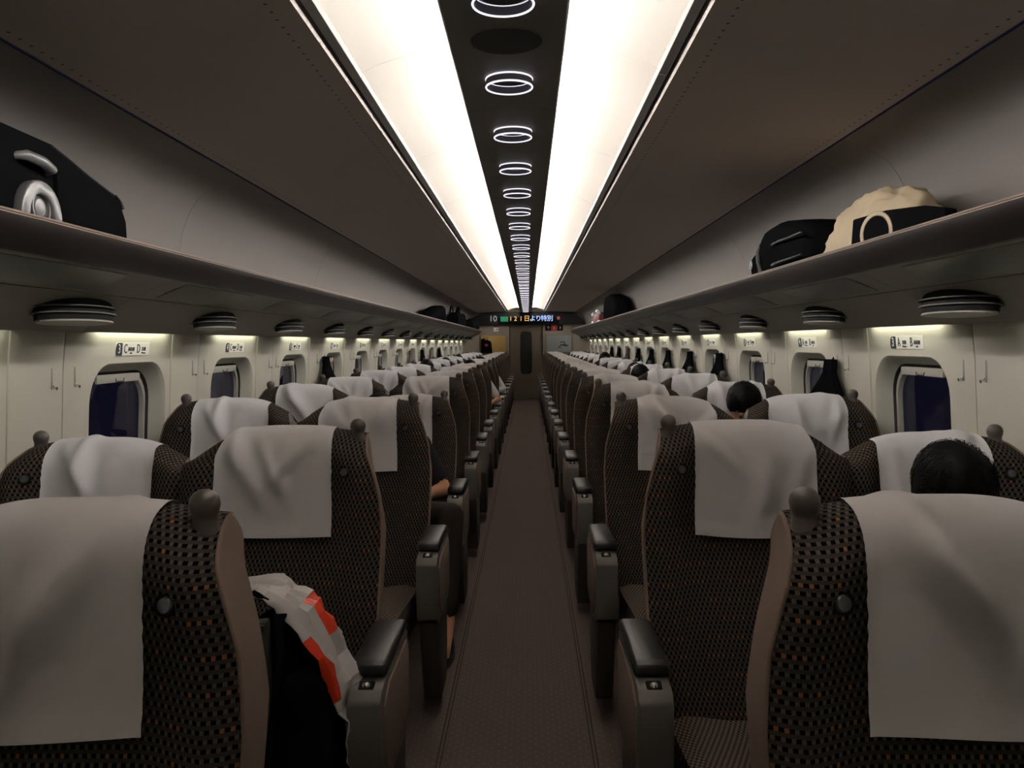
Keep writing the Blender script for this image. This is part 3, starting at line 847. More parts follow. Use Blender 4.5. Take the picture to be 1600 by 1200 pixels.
# aisle armrest: local x=0 at its middle, width .08
AW = .040
AB = [(-.492, .618), (-.470, .640), (-.405, .651), (-.09, .651), (-.075, .64), (-.08, .42), (-.10, .38), (-.44, .385), (-.482, .41), (-.497, .50)]
ARM = extrude_poly(AB, 'x', -AW, AW, 'armrest', .007)
SK = [(-.478, .40), (-.10, .385), (-.11, .20), (-.16, .06), (-.36, .06), (-.41, .20)]
ARMSK = extrude_poly(SK, 'x', -AW + .006, AW - .006, 'armdark', .006)
PADP = [(-.425, .650), (-.432, .672), (-.415, .688), (-.30, .690), (-.12, .686), (-.09, .676), (-.085, .650)]
PAD = extrude_poly(PADP, 'x', -AW - .003, AW + .003, 'leather', .012, 60)
SPAN = [(-.465, .600), (-.40, .632), (-.12, .632), (-.10, .60), (-.105, .44), (-.16, .41), (-.40, .41), (-.455, .46)]
APANEL = extrude_poly(SPAN, 'x', 0, .006, 'side', .002)
BTN = rbox(.036, .030, .008, .003, 'black', 2); BTNC = lathe([(0, .008), (.006, .007), (.010, .003), (.011, -.003), (0, -.003)], 'chrome', 14)
CENT = extrude_poly([(-.43, .585), (-.42, .61), (-.25, .615), (-.22, .60), (-.22, .50), (-.40, .50)], 'x', -.045, .045, 'leather', .012, 60)
WARM = extrude_poly([(-.45, .60), (-.43, .64), (-.10, .64), (-.09, .60), (-.11, .35), (-.42, .35)], 'x', -.025, .025, 'armrest', .007)
BASE = bx(-.50, .50, -.62, -.14, .20, .33, 'base', .01)
PED = extrude_poly([(-.55, 0), (-.16, 0), (-.22, .04), (-.26, .21), (-.46, .21), (-.50, .04)], 'x', -.05, .05, 'base', .008)
FOOT = bx(-.46, .46, .02, .075, .20, .26, 'base', .012)
PEDAL = rbox(.012, .03, .012, .004, 'chrome', 2)

# knob of the nearest left seat stands a little nearer the aisle, as in the photo
UNIT_DX = {(1, -1): .022}
RECL = {(2, -1, 'w'): 7.5, (2, 1, 'w'): 7.5, (4, -1, 'a'): 11.0}
rnd = random.Random(3)
seat_pos = {}
for n in range(1, NROW + 1):
    for s in (-1, 1):
        lab = '%s-hand double seat in the %s row from the camera' % (SIDE[s], ORD[n])
        extra = {1: ', cut off by the lower corner', 2: ', armrest in view', 3: ', beside the window signed three', 17: ', the last before the end wall'}.get(n, '')
        u = thing('double_seat', lab + extra, 'seat', (s * .944 + UNIT_DX.get((n, s), 0), row_y(n), 0), group='double seats facing the camera')
        for which, dx, o, kx in (('a', -s * .276, -s, .226), ('w', s * .261, s, .208)):
            ang = math.radians(RECL.get((n, s, which), rnd.uniform(-1.2, 1.2)))
            b = obj('backrest', BACK[o], u, (dx, PIV.y, PIV.z), (-ang, 0, 0))
            obj('side_panel', SIDEO[o], b); obj('side_panel', SIDEI[o], b); obj('rear_shell', SHELL[o], b); obj('piping', PIPE[o], b)
            c = obj('headrest_cover', COVERS[o][rnd.randrange(5)], b); c['label'] = 'white cloth headrest cover'
            obj('grab_knob', KNOB, b, (o * kx, .030 - PIV.y, 1.198 - PIV.z))
            ai = min(range(APEX), key=lambda i: abs(CL[i].y - 1.075)); p = S(.73, ai)
            rl = obj('reading_light_bezel', RLB, b, (o * p.x, p.y - PIV.y - .001, p.z - PIV.z), (PI / 2 - .2, 0, -o * .25))
            obj('reading_light', RL, b, (o * p.x, p.y - PIV.y - .002, p.z - PIV.z), (PI / 2 - .2, 0, -o * .25))
            obj('cushion', CUSH, u, (dx, 0, 0))
            seat_pos[(n, s, which)] = (u.location.x + dx, row_y(n))
        ax = -s * (.944 - .330)
        a = obj('armrest', ARM, u, (ax, 0, 0)); obj('armrest_pad', PAD, a); obj('armrest_skirt', ARMSK, a)
        obj('armrest_side', APANEL, a, (-s * (AW + .006) if s > 0 else AW, 0, 0))
        obj('recline_button', BTN, a, (0, -.452, .6425), (.28, 0, 0)); obj('button_cap', BTNC, a, (0, -.455, .645), (.28, 0, 0))
        obj('centre_armrest', CENT, u, (-s * .004, 0, 0)); obj('window_armrest', WARM, u, (s * (.944 - .944 + .548), 0, 0))
        obj('seat_base', BASE, u)
        for px in (-.36, .36): obj('pedestal', PED, u, (px, 0, 0))
        obj('foot_pedal', PEDAL, u, (-s * .62, -.20, .05))

# ================================================================== LUGGAGE AND BAGS
SHZ = 1.716
# suitcase on the left rack, its wheel end to the aisle
sx0 = -1.135
sui = thing('suitcase', 'black fabric wheeled suitcase with silver corner wheel on the left rack', 'suitcase', (-1.30, 2.06, SHZ))
prof = [(-.62, 0), (.395, 0), (.425, .02), (.42, .085), (.385, .140), (.36, .156), (.20, .188), (.10, .214), (.03, .230), (-.3, .236), (-.62, .232)]
obj('body', extrude_poly([(y, z) for y, z in prof], 'x', -.14, .150, 'nylon', .018, 50), sui)
pk = [(.03, .03), (.34, .03), (.365, .07), (.35, .115), (.20, .150), (.08, .172), (.03, .168)]
obj('pocket', extrude_poly(pk, 'x', .148, .162, 'nylon', .005), sui)
obj('zip', tube([(.146, .03, .221), (.146, .10, .206), (.146, .20, .180), (.146, .345, .150)], .004, 'rubber', 6), sui)
obj('zip_puller', tube([(.15, .345, .152), (.158, .358, .136), (.160, .370, .116)], [.004, .0035, .0045], 'chrome', 6), sui)
wh = [(.15, .155, .115), ]
hous = []
for i in range(15):
    t = PI * i / 14; hous.append((.0 - .085 * math.cos(t), .012 + .105 * math.sin(t) ** .8))
inn = [(y * .62, .012 + (z - .012) * .68) for y, z in reversed(hous)]
obj('wheel_housing', extrude_poly(hous + inn, 'x', .145, .172, 'silver', .004, 50), sui, (0, -.055, 0))
wl_ = obj('wheel', lathe([(.012, -.012), (.046, -.012), (.050, -.006), (.050, .006), (.046, .012), (.012, .012), (.012, -.012)], 'rubber', 24), sui, (.150, -.05, .052), (0, PI / 2, 0))
obj('wheel_hub', lathe([(0, .014), (.014, .014), (.03, .010), (.032, .006), (0, .006)], 'silver', 20), wl_)
obj('wheel_tyre_ring', torus(.036, .004, 'silver', 24, .012), wl_)
obj('grip', tube([(.146, -.12, .163), (.168, -.11, .166), (.172, -.05, .162), (.170, -.01, .152), (.146, 0, .146)], [.010, .013, .014, .013, .010], 'silver', 10), sui)

# black daypack on the right rack
def blob(pts_r, m, seg=20, noise_amp=.006, seed=0, flat=1.0):
    """soft bag: rings of (y, cx, cz, rx, rz) lofted along y with squarish cross-sections"""
    vs, fs = [], []
    P = pts_r
    for j, (y, cx, cz, rx, rz) in enumerate(P):
        for i in range(seg):
            a = 2 * PI * i / seg; c, sn = math.cos(a), math.sin(a)
            x = cx + rx * math.copysign(abs(c) ** .6, c); z = cz + rz * math.copysign(abs(sn) ** .6, sn)
            d = noise_amp * noise.noise(Vector((x * 12 + seed, y * 12, z * 12)))
            vs.append((x + d * c * 1.5, y, max(0, z + d * sn)))
    for j in range(len(P) - 1):
        for i in range(seg):
            k = (i + 1) % seg; fs.append((j * seg + i, j * seg + k, (j + 1) * seg + k, (j + 1) * seg + i))
    fs += [tuple(range(seg))[::-1], tuple(range((len(P) - 1) * seg, len(P) * seg))]
    bm = bmesh.new(); V = [bm.verts.new(v) for v in vs]
    for f in fs: bm.faces.new([V[i] for i in f])
    return bm_mesh(bm, m, 60)
dpk = thing('backpack', 'black backpack with white round logo lying on the right rack', 'backpack', (1.30, 3.78, SHZ))
obj('body', blob([(-.36, 0, .06, .09, .055), (-.33, 0, .09, .12, .09), (-.20, 0, .115, .14, .115), (.0, 0, .128, .15, .128), (.16, 0, .125, .15, .125), (.26, 0, .105, .14, .105), (.30, 0, .09, .12, .085)], 'nylon', seed=3), dpk)
fp = obj('front_pocket', blob([(.27, 0, .075, .13, .072), (.32, 0, .085, .135, .083), (.42, 0, .08, .13, .078), (.46, 0, .07, .115, .066)], 'nylon', seed=5), dpk)
obj('logo', torus(.019, .002, 'white', 24), fp, (-.140, .375, .088), (0, PI / 2, 0))
obj('logo_mark', text('A', .034, 'white'), fp, (-.1385, .375, .088), (PI / 2, 0, -PI / 2))
obj('top_handle', tube([(-.05, .27, .18), (-.06, .34, .205), (-.05, .40, .175)], .010, 'nylon', 8), dpk)
obj('strap', tube([(-.13, .24, .17), (-.155, .20, .13), (-.16, .17, .08), (-.155, .15, .03)], .010, 'strapgrey', 6), dpk)
for zz in (.14, .05): obj('compression_strap', tube([(-.152, -.02, zz), (-.160, -.14, zz + .004), (-.150, -.25, zz + .006), (-.135, -.37, zz + .012)], .005, 'rubber', 6), dpk)
for zz in (.14, .05): obj('strap_tip', tube([(-.156, -.03, zz), (-.160, -.09, zz + .003)], .0052, 'trim', 6), dpk)
# cream parcel and black paper bag
crm = thing('wrapped_parcel', 'crumpled cream cloth wrapped parcel behind the backpack on the right rack', 'parcel', (1.30, 2.98, SHZ))
def crumple(u, v):
    a = 2 * PI * u; t = v
    r = math.sin(PI * min(1, max(0, t * .5 + .0)) ) if t < 1 else 1
    x = .12 * math.cos(a) * r; y = .42 * math.sin(a) * r; z = .235 * (1 - v ** 2.4)
    p = Vector((x, y, z)); k = 1 + .10 * noise.noise(Vector((x * 18, y * 9, z * 18))) + .06 * noise.noise(Vector((x * 40, y * 24, z * 40 + 9)))
    return (p.x * k, p.y * k, max(0, p.z * k))
obj('wrap', grid(48, 26, crumple, 'cream', 60, wrap=True), crm)
pbg = thing('paper_bag', 'black paper bag with cream ring print leaning on the right rack edge', 'bag', (1.235, 2.66, SHZ), (0, 0, .38))
obj('body', extrude_poly([(-.19, 0), (.20, 0), (.19, .118), (.05, .128), (-.10, .120), (-.18, .10)], 'x', -.022, .030, 'nylon', .006), pbg)
obj('ring_print', torus(.062, .008, 'creamdk', 32), pbg, (-.0222, .085, .060), (0, PI / 2, 0)).scale = (1, 1, .15)

# far luggage on the left rack
lp_ = thing('holdall', 'low black holdall far along the left rack', 'bag', (-1.28, 11.55, SHZ))
obj('body', blob([(-1.2, 0, .02, .10, .018), (-.9, 0, .045, .12, .043), (-.1, 0, .10, .13, .10), (.55, 0, .135, .13, .133), (.66, 0, .12, .12, .12)], 'nylon', seed=8), lp_)
obj('handle', tube([(-.12, -.1, .19), (-.14, .0, .24), (-.14, .3, .26), (-.12, .4, .23)], .008, 'nylon', 6), lp_) if False else None
tt = thing('shopping_tote', 'black tote with looped handle standing on the left rack far end', 'bag', (-1.24, 14.9, SHZ))
obj('body', blob([(-.75, 0, .11, .10, .108), (-.4, 0, .13, .11, .128), (.3, 0, .135, .11, .133), (.9, 0, .14, .11, .138), (1.0, 0, .13, .1, .125)], 'nylon', seed=12), tt)
obj('handle', tube([(-.05, -.62, .23), (-.05, -.55, .33), (-.05, -.35, .37), (-.05, -.15, .33), (-.05, -.05, .23)], .012, 'nylon', 8), tt)
obj('flap', extrude_poly([(.15, .2), (1.0, .2), (.85, .40), (.7, .38)], 'x', -.06, .0, 'nylon', .01), tt)
ts = thing('black_case', 'black case at the far end of the left rack beside the display', 'bag', (-1.22, 18.6, SHZ))
obj('body', blob([(-.9, 0, .06, .10, .055), (-.6, 0, .11, .13, .108), (.4, 0, .14, .14, .138), (.9, 0, .12, .12, .118)], 'nylon', seed=15), ts)
# far luggage on the right rack
rp_ = thing('black_bag', 'rounded black bag far along the right rack', 'bag', (1.27, 11.6, SHZ))
obj('body', blob([(-.75, 0, .09, .09, .085), (-.6, 0, .15, .12, .148), (-.1, 0, .19, .13, .188), (.35, 0, .19, .13, .186), (.6, 0, .13, .11, .128), (.7, 0, .09, .09, .085)], 'nylon', seed=20), rp_)
rd = thing('gift_parcel', 'dark red parcel with white bows beside the black bag on the right rack', 'parcel', (1.24, 13.2, SHZ))
obj('box', rbox(.22, 1.1, .17, .02, 'redpack', 3, (0, 0, .085)), rd)
for yy, zz, r in ((-.55, .15, .03), (-.3, .185, .034), (.5, .16, .03), (.52, .03, .03), (-.57, .02, .028)):
    obj('bow', lathe([(0, -r), (r * .8, -r * .6), (r, 0), (r * .8, r * .6), (0, r)], 'white', 12), rd, (-.11, yy, zz))

# backpack and plastic bag on the second left aisle seat
bx_, by_ = seat_pos[(2, -1, 'a')]
bp = thing('backpack', 'black backpack standing on the second left aisle seat under a white plastic bag', 'backpack', (bx_ + .10, by_ - .45, .462), (.0, 0, 0))
def soft_box(hx, hy, hz, m, seed, taper=.75, n=14, amp=.012):
    """upright soft pack: squarish rings stacked in z, domed top"""
    vs, fs = [], []; seg = 28; P = []
    for j in range(n):
        t = j / (n - 1); k = (1 - (1 - taper) * t) * (math.sqrt(max(0, 1 - max(0, (t - .72) / .28) ** 2)) * .65 + .35 if t > .72 else 1)
        for i in range(seg):
            a = 2 * PI * i / seg; c, s_ = math.cos(a), math.sin(a)
            x = hx * k * math.copysign(abs(c) ** .5, c); y = hy * k * math.copysign(abs(s_) ** .5, s_); z = hz * t
            q = amp * noise.noise(Vector((x * 11 + seed, y * 11, z * 9)))
            vs.append((x + q * c, y + q * s_, z))
    for j in range(n - 1):
        for i in range(seg):
            k = (i + 1) % seg; fs.append((j * seg + i, j * seg + k, (j + 1) * seg + k, (j + 1) * seg + i))
    fs += [tuple(range(seg))[::-1], tuple(range((n - 1) * seg, n * seg))]
    bm = bmesh.new(); V = [bm.verts.new(v) for v in vs]
    for f in fs: bm.faces.new([V[i] for i in f])
    return bm_mesh(bm, m, 60)
obj('body', soft_box(.125, .085, .355, 'nylon', 2, .72), bp, (.05, .04, 0))
obj('side_panel', extrude_poly([(-.045, .0), (.030, 0), (.024, .36), (-.035, .355)], 'y', -.085, -.05, 'olive', .008), bp, (.012, 0, 0))
obj('front_pocket', soft_box(.070, .055, .25, 'nylon', 4, .7), bp, (.115, -.06, 0))
obj('shoulder_strap', tube([(.06, -.065, .37), (.07, -.10, .30), (.06, -.11, .18), (.045, -.13, .06), (.06, -.17, .022), (.12, -.18, .020), (.165, -.15, .020), (.185, -.11, .025)], [.016, .018, .018, .016, .012, .012, .012, .012], 'nylon', 8, flat=.5), bp)
obj('haul_loop', tube([(-.03, -.05, .395), (0, -.055, .415), (.03, -.05, .395)], .007, 'nylon', 6), bp)
obj('buckle', rbox(.026, .008, .016, .003, 'rubber', 2), bp, (.02, -.088, .345))
pb = thing('plastic_bag', 'crumpled white plastic bag with red print draped over the backpack', 'bag', (bx_ + .09, by_ - .45, .455))
def drape():
    path = catmull([(-.16, .425), (-.12, .405), (-.05, .395), (.02, .405), (.075, .37), (.125, .30), (.165, .20), (.190, .10), (.195, .015)], 34)
    vs, fs, mi = [], [], []; NY = 17
    for i, p in enumerate(path):
        t = i / 33
        for k in range(NY):
            v = -1 + 2 * k / (NY - 1); y = .02 + v * (.095 - .02 * t) * (1 + .15 * math.sin(9 * t + 2))
            bulge = .035 * (1 - v * v) * smooth01(.2, .6, t)
            cr = .026 * noise.noise(Vector((p.x * 14, y * 16, p.y * 14))) + .020 * abs(noise.noise(Vector((p.x * 30, y * 34, p.y * 30 + 4)))) + .008 * abs(noise.noise(Vector((p.x * 70, y * 70, p.y * 70))))
            tn = (path[min(i + 1, 33)] - path[max(i - 1, 0)]).normalized(); nx, nz = -tn.y, tn.x
            vs.append((p.x + nx * -1 * 0 + (nx) * (bulge + cr + .004) , y, p.y + nz * (bulge + cr + .004) - .05 * v * v * (1 - smooth01(.1, .5, t)) * 0))
    for i in range(33):
        for k in range(NY - 1):
            fs.append((i * NY + k, i * NY + k + 1, (i + 1) * NY + k + 1, (i + 1) * NY + k))
            red = (17 <= i <= 20 and 5 <= k <= 13) or (20 <= i <= 25 and k <= 1)
            mi.append(1 if red else 0)
    me = mesh(vs, fs, ['plasticbag', 'bagred'], 16)
    for f, m_ in zip(me.polygons, mi): f.material_index = m_
    return solid(me, .0012)
obj('sheet', drape(), pb)

# ================================================================== COATS ON THE HOOKS
def coat(seed, h=.62, wt=.045, wb=.20, dep=.055, s=1, shift=.12):
    r = random.Random(seed); seg = 36; n = 22; vs, fs = [], []; ph = r.uniform(0, 6); k1 = r.choice((5, 6, 7))
    for j in range(n):
        t = j / (n - 1); z = -h * t
        w_ = wt + (wb - wt) * smooth01(-.02, .42, t) ** 1.15 + .02 * math.exp(-((t - .03) / .04) ** 2) - .012 * math.exp(-((t - .10) / .05) ** 2)
        d_ = .024 + (dep - .024) * smooth01(0, .5, t)
        cy = shift * smooth01(.1, .9, t)
        for i in range(seg):
            a = 2 * PI * i / seg; f = 1 + .13 * smooth01(.05, .4, t) * math.sin(k1 * a + ph + t * 1.5) + .05 * math.sin(11 * a + 3 * t)
            x = -s * (d_ * math.cos(a) * f + d_ - .024); y = cy + w_ * math.sin(a) * f
            vs.append((x, y, z + .012 * math.sin(3 * a + ph) * (1 if t > .95 else 0)))
    for j in range(n - 1):
        for i in range(seg):
            k = (i + 1) % seg; fs.append((j * seg + i, j * seg + k, (j + 1) * seg + k, (j + 1) * seg + i))
    fs += [tuple(range(seg))[::-1], tuple(range((n - 1) * seg, n * seg))]
    bm = bmesh.new(); V = [bm.verts.new(v) for v in vs]
    for f in fs: bm.faces.new([V[i] for i in f])
    return bm_mesh(bm, m_coat, 60)
COATS = [(1, 4, 'coatblack', 'black', .25, .05), (1, 6, 'coatblack', 'black', .26, .06), (1, 7, 'coatblack', 'black', .26, .08), (1, 8, 'coatblack', 'black', .27, .06),
         (1, 9, 'coatblack', 'black', .25, .08), (1, 10, 'coatblack', 'black', .20, .08), (1, 11, 'coatbrown', 'thin brown grey', .06, .05), (1, 12, 'coatblack', 'black', .25, .10), (1, 13, 'coatblack', 'black', .25, .12),
         (-1, 6, 'coatblack', 'black', .23, .08), (-1, 10, 'coatgrey', 'grey', .24, .10), (-1, 11, 'coatblack', 'black', .24, .10), (-1, 12, 'coatgrey', 'grey', .23, .08), (-1, 13, 'coatblack', 'black', .23, .10)]
for i, (s, n, m_coat, cn, wb_, sh) in enumerate(COATS):
    y = win_y(n) - PITCH + .73
    c = thing('hanging_coat', '%s coat hanging on the wall hook before the %s-hand window signed %s' % (cn, SIDE[s], NUM[n]), 'coat', (s * (wx(1.32) - .034), y, 1.335), group='coats hanging by the windows')
    obj('body', coat(40 + i, .64, .04, wb_, .055, s, sh), c)
    obj('hanger_loop', tube([(s * .002, .0, -.01), (s * .012, .0, .010), (s * .022, 0, -.03)], .0035, m_coat, 6), c)

# ================================================================== PEOPLE
def capsule(bm, p, q, r0, r1, seg=12):
    p, q = Vector(p), Vector(q); ax = q - p; L = ax.length
    if L < 1e-6: ax = Vector((0, 0, 1)); L = 1e-6
    ax.normalize(); up = Vector((0, 0, 1)) if abs(ax.z) < .9 else Vector((1, 0, 0)); a = ax.cross(up).normalized(); b = ax.cross(a)
    rings = []
    for t in (-.97, -.7, -.35, 0): rings.append((p + ax * r0 * t, r0 * math.sqrt(1 - t * t)))
    for t in (0, .35, .7, .97): rings.append((q + ax * r1 * t, r1 * math.sqrt(1 - t * t)))
    V = [[bm.verts.new(c + (a * math.cos(2 * PI * i / seg) + b * math.sin(2 * PI * i / seg)) * r) for i in range(seg)] for c, r in rings]
    for u, v in zip(V, V[1:]):
        for i in range(seg): bm.faces.new((u[i], u[(i + 1) % seg], v[(i + 1) % seg], v[i]))
    bm.faces.new(V[0][::-1]); bm.faces.new(V[-1])
def ellipsoid(bm, c, r, R=None):
    g = bmesh.ops.create_icosphere(bm, subdivisions=3, radius=1)
    for v in g['verts']:
        p = Vector((v.co.x * r[0], v.co.y * r[1], v.co.z * r[2])); v.co = (R @ p if R else p) + Vector(c)

def person(label, seat, pose=None, shirt='shirtblack', voxel=.010, hair_strands=0, recl=0, group='seated passengers', sleeves='long'):
    J = dict(hip=(0, -.40, .565), waist=(0, -.36, .70), chest=(0, -.31, .86), neck=(0, -.285, 1.00), head=(0, -.315, 1.095), pitch=25, yaw=0,
             shL=(.175, -.30, .955), elL=(.225, -.36, .70), wrL=(.10, -.56, .625), shR=(-.175, -.30, .955), elR=(-.225, -.36, .70), wrR=(-.10, -.56, .625),
             hpL=(.085, -.42, .545), knL=(.10, -.83, .545), anL=(.10, -.80, .11), toL=(.11, -.98, .045), hpR=(-.085, -.42, .545), knR=(-.10, -.83, .545), anR=(-.10, -.80, .11), toR=(-.11, -.98, .045))
    J.update(pose or {})
    V = {k: Vector(v) for k, v in J.items() if isinstance(v, tuple)}
    bm = bmesh.new(); bones = []
    def bone(a, b, r0, r1, m, *_):
        a = V[a] if isinstance(a, str) else Vector(a); b = V[b] if isinstance(b, str) else Vector(b)
        capsule(bm, a, b, r0, r1); bones.append((a, b, m, (r0 + r1) / 2))
    # torso
    ellipsoid(bm, V['hip'], (.165, .115, .105)); bones.append((V['hip'], V['hip'], 'trousers', .13))
    for t in (0, .5, 1):
        c = V['waist'].lerp(V['chest'], t); ellipsoid(bm, c, (.150 + .02 * t, .105, .11)); bones.append((c + Vector((-.08, 0, 0)), c + Vector((.08, 0, 0)), shirt, .10))
    c = V['hip'].lerp(V['waist'], .6); ellipsoid(bm, c, (.150, .11, .09)); bones.append((c + Vector((-.08, 0, 0)), c + Vector((.08, 0, 0)), shirt, .10))
    bone('shL', 'shR', .062, .062, shirt); bone('chest', 'neck', .085, .060, shirt)
    bone('neck', 'head', .052, .055, 'skin')
    for sd, sx in (('L', 1), ('R', -1)):
        if sleeves == 'short':
            mid = V['sh' + sd].lerp(V['el' + sd], .72); bone('sh' + sd, mid, .058, .053, shirt); bone(mid, 'el' + sd, .041, .038, 'skin'); bone('el' + sd, 'wr' + sd, .038, .026, 'skin')
        else:
            bone('sh' + sd, 'el' + sd, .055, .046, shirt); bone('el' + sd, 'wr' + sd, .045, .033, shirt)
        # hand: palm, four curled fingers of different length, thumb from the side of the palm
        wv = V['wr' + sd]; d = (wv - V['el' + sd]).normalized(); side = d.cross(Vector((0, 0, 1))).normalized(); dn = side.cross(d).normalized()
        if dn.z > 0: dn = -dn
        thumb_side = side if side.x * sx < 0 else -side
        palm = wv + d * .085
        for q in (-.022, 0, .022): bone(wv + d * .015 + side * q * .7, palm + side * q, .015, .014, 'skin')
        for q, l in ((-.030, .060), (-.010, .075), (.010, .080), (.030, .068)):
            k0 = palm + side * q; k1 = k0 + (d * .8 + dn * .45).normalized() * l * .55; k2 = k1 + (d * .35 + dn * .9).normalized() * l * .5
            bone(k0, k1, .0095, .009, 'skin'); bone(k1, k2, .009, .0075, 'skin')
        t0 = wv + d * .03 + thumb_side * .028; t1 = t0 + (d * .8 + thumb_side * .7 + dn * .3).normalized() * .034; t2 = t1 + (d + dn * .5).normalized() * .03
        bone(t0, t1, .0115, .0105, 'skin'); bone(t1, t2, .0105, .0085, 'skin')
        # legs
        bone('hp' + sd, 'kn' + sd, .085, .062, 'trousers')
        ank = V['an' + sd]; top = V['kn' + sd].lerp(ank, .86)
        bone('kn' + sd, top, .062, .052, 'trousers'); bone(top, ank, .040, .036, 'skin')
        bone(ank, 'to' + sd, .038, .032, 'skin')
    # head with face, facing -y, pitched down
    RH = (Matrix.Rotation(math.radians(J['yaw']), 3, 'Z') @ Matrix.Rotation(math.radians(J['pitch']), 3, 'X'))
    H = V['head']
    ellipsoid(bm, H + RH @ Vector((0, .012, .022)), (.076, .094, .092), RH); ellipsoid(bm, H + RH @ Vector((0, -.022, -.038)), (.060, .070, .072), RH)
    def hp(x, y, z): return H + RH @ Vector((x, y, z))
    bone(hp(0, -.090, .018), hp(0, -.108, -.018), .010, .015, 'skin')
    bone(hp(-.022, -.083, -.060), hp(.022, -.083, -.060), .010, .010, 'skin')
    for q in (-1, 1): bone(hp(q * .078, .010, .015), hp(q * .074, .004, -.022), .012, .008, 'skin'); bone(hp(q * .016, -.086, .030), hp(q * .045, -.078, .030), .010, .008, 'skin')
    bones.append((H, H, 'skin', .09))
    tmp = bpy.data.meshes.new('t'); bm.to_mesh(tmp); bm.free()
    o = bpy.data.objects.new('t', tmp); col.objects.link(o)
    md = o.modifiers.new('r', 'REMESH'); md.mode = 'VOXEL'; md.voxel_size = voxel; md.use_smooth_shade = True
    ms = o.modifiers.new('s', 'SMOOTH'); ms.factor = .5; ms.iterations = 3
    dg = bpy.context.evaluated_depsgraph_get(); me = bpy.data.meshes.new_from_object(o.evaluated_get(dg)); bpy.data.objects.remove(o); bpy.data.meshes.remove(tmp)
    names = ['skin', shirt, 'trousers']; me.materials.clear()
    for x in names: me.materials.append(M[x])
    for f in me.polygons:
        c = f.center; best = 9; bmn = 0
        for a, b, m_, r in bones:
            ab = b - a; L2 = ab.length_squared; t = 0 if L2 < 1e-9 else max(0, min(1, (c - a).dot(ab) / L2)); d = (c - a - ab * t).length - r
            if d < best: best = d; bmn = names.index(m_)
        f.material_index = bmn
    me.polygons.foreach_set('use_smooth', [True] * len(me.polygons))
    x, y = seat_pos[seat]
    root = thing('person', label, 'person', (x, y + .035, 0), group=group)
    obj('body', me, root)
    # eyes and lips
    eye = lathe([(0, -.009), (.007, -.006), (.009, 0), (.007, .006), (0, .009)], 'eye', 10)
    for q in (-1, 1): e = obj('eye', eye, root, hp(q * .030, -.083, .012))
    # hair: shell over the skull, cut above the brow and at the nape
    rr_ = random.Random(len(label)); vs, fs = [], []; nu, nv = 48, 22
    for j in range(nv):
        for i in range(nu):
            a = 2 * PI * i / nu; front = max(0, -math.sin(a))
            maxp = 1.95 - .75 * front ** 1.5 + .06 * math.sin(9 * a) + .05 * math.sin(23 * a)
            ph = maxp * j / (nv - 1)
            rx, ry, rz = .083, .102, .101
            k = 1 + .035 * noise.noise(Vector((math.cos(a) * 4 * math.sin(ph), math.sin(a) * 4 * math.sin(ph), math.cos(ph) * 4))) + .012 * math.sin(31 * a + 4 * ph) * math.sin(min(ph, PI / 2)) ** 2
            p = Vector((rx * math.sin(ph) * math.cos(a) * k, .014 + ry * math.sin(ph) * math.sin(a) * k, .022 + rz * math.cos(ph) * k)); vs.append(H + RH @ p)
    for j in range(nv - 1):
        for i in range(nu): k = (i + 1) % nu; fs.append((j * nu + i, (j + 1) * nu + i, (j + 1) * nu + k, j * nu + k))
    hm = mesh(vs, fs, 'hair', 80); solid(hm, -.006)
    hr = obj('hair', hm, root)
    if hair_strands:
        sv, sf = [], []
        for q in range(hair_strands):
            a = rr_.uniform(0, 2 * PI); p0 = rr_.uniform(.35, 1.3); L = rr_.uniform(.3, .75); tw = rr_.uniform(-.5, .5); lift = rr_.uniform(1.02, 1.15)
            prev = None
            for t in range(5):
                ph = p0 + L * t / 4; aa = a + tw * t / 4; k = .985 + (lift - .985) * math.sin(PI * t / 4 * .8)
                p = H + RH @ Vector((.083 * math.sin(ph) * math.cos(aa) * k, .014 + .102 * math.sin(ph) * math.sin(aa) * k, .022 + .101 * math.cos(ph) * k))
                wv = .0011 * (1 - t / 5)
                sv += [p + Vector((wv, 0, 0)), p - Vector((wv, 0, 0)), p + Vector((0, wv, wv))]
                b = len(sv) - 3
                if t: sf += [(b - 3, b - 2, b + 1, b), (b - 2, b - 1, b + 2, b + 1), (b - 1, b - 3, b, b + 2)]
        st = obj('hair_strands', mesh(sv, sf, 'hair', 60), hr); st['kind'] = 'stuff'
    # shoes
    for sd in 'LR':
        an, to = V['an' + sd], V['to' + sd]; d = Vector((to.x - an.x, to.y - an.y, 0)).normalized(); sdv = Vector((-d.y, d.x, 0))
        zb = min(an.z, to.z) - .042; heel = Vector((an.x, an.y, 0)) - d * .055; L = (Vector((to.x, to.y, 0)) - heel).length + .05
        vs, fs = [], []; n1, sg = 9, 14
        for j in range(n1):
            t = j / (n1 - 1); c0 = heel + d * (L * t); hw_ = .042 * (math.sin(PI * min(1, max(.04, t * .93 + .035))) ** .35); ht = .085 - .045 * smooth01(.1, .7, t)
            for i in range(sg):
                a = PI * i / (sg - 1); vs.append(c0 + sdv * (hw_ * math.copysign(abs(math.cos(a)) ** .6, math.cos(a))) + Vector((0, 0, zb + ht * max(0, math.sin(a)) ** .6)))
        for j in range(n1 - 1):
            for i in range(sg): k = (i + 1) % sg; fs.append((j * sg + i, j * sg + k, (j + 1) * sg + k, (j + 1) * sg + i))
        fs += [tuple(range(sg))[::-1], tuple(range((n1 - 1) * sg, n1 * sg))]
        bm2 = bmesh.new(); VV = [bm2.verts.new(v) for v in vs]
        for f in fs: bm2.faces.new([VV[i] for i in f])
        obj('shoe', bm_mesh(bm2, 'shoe', 50), root)
    return root

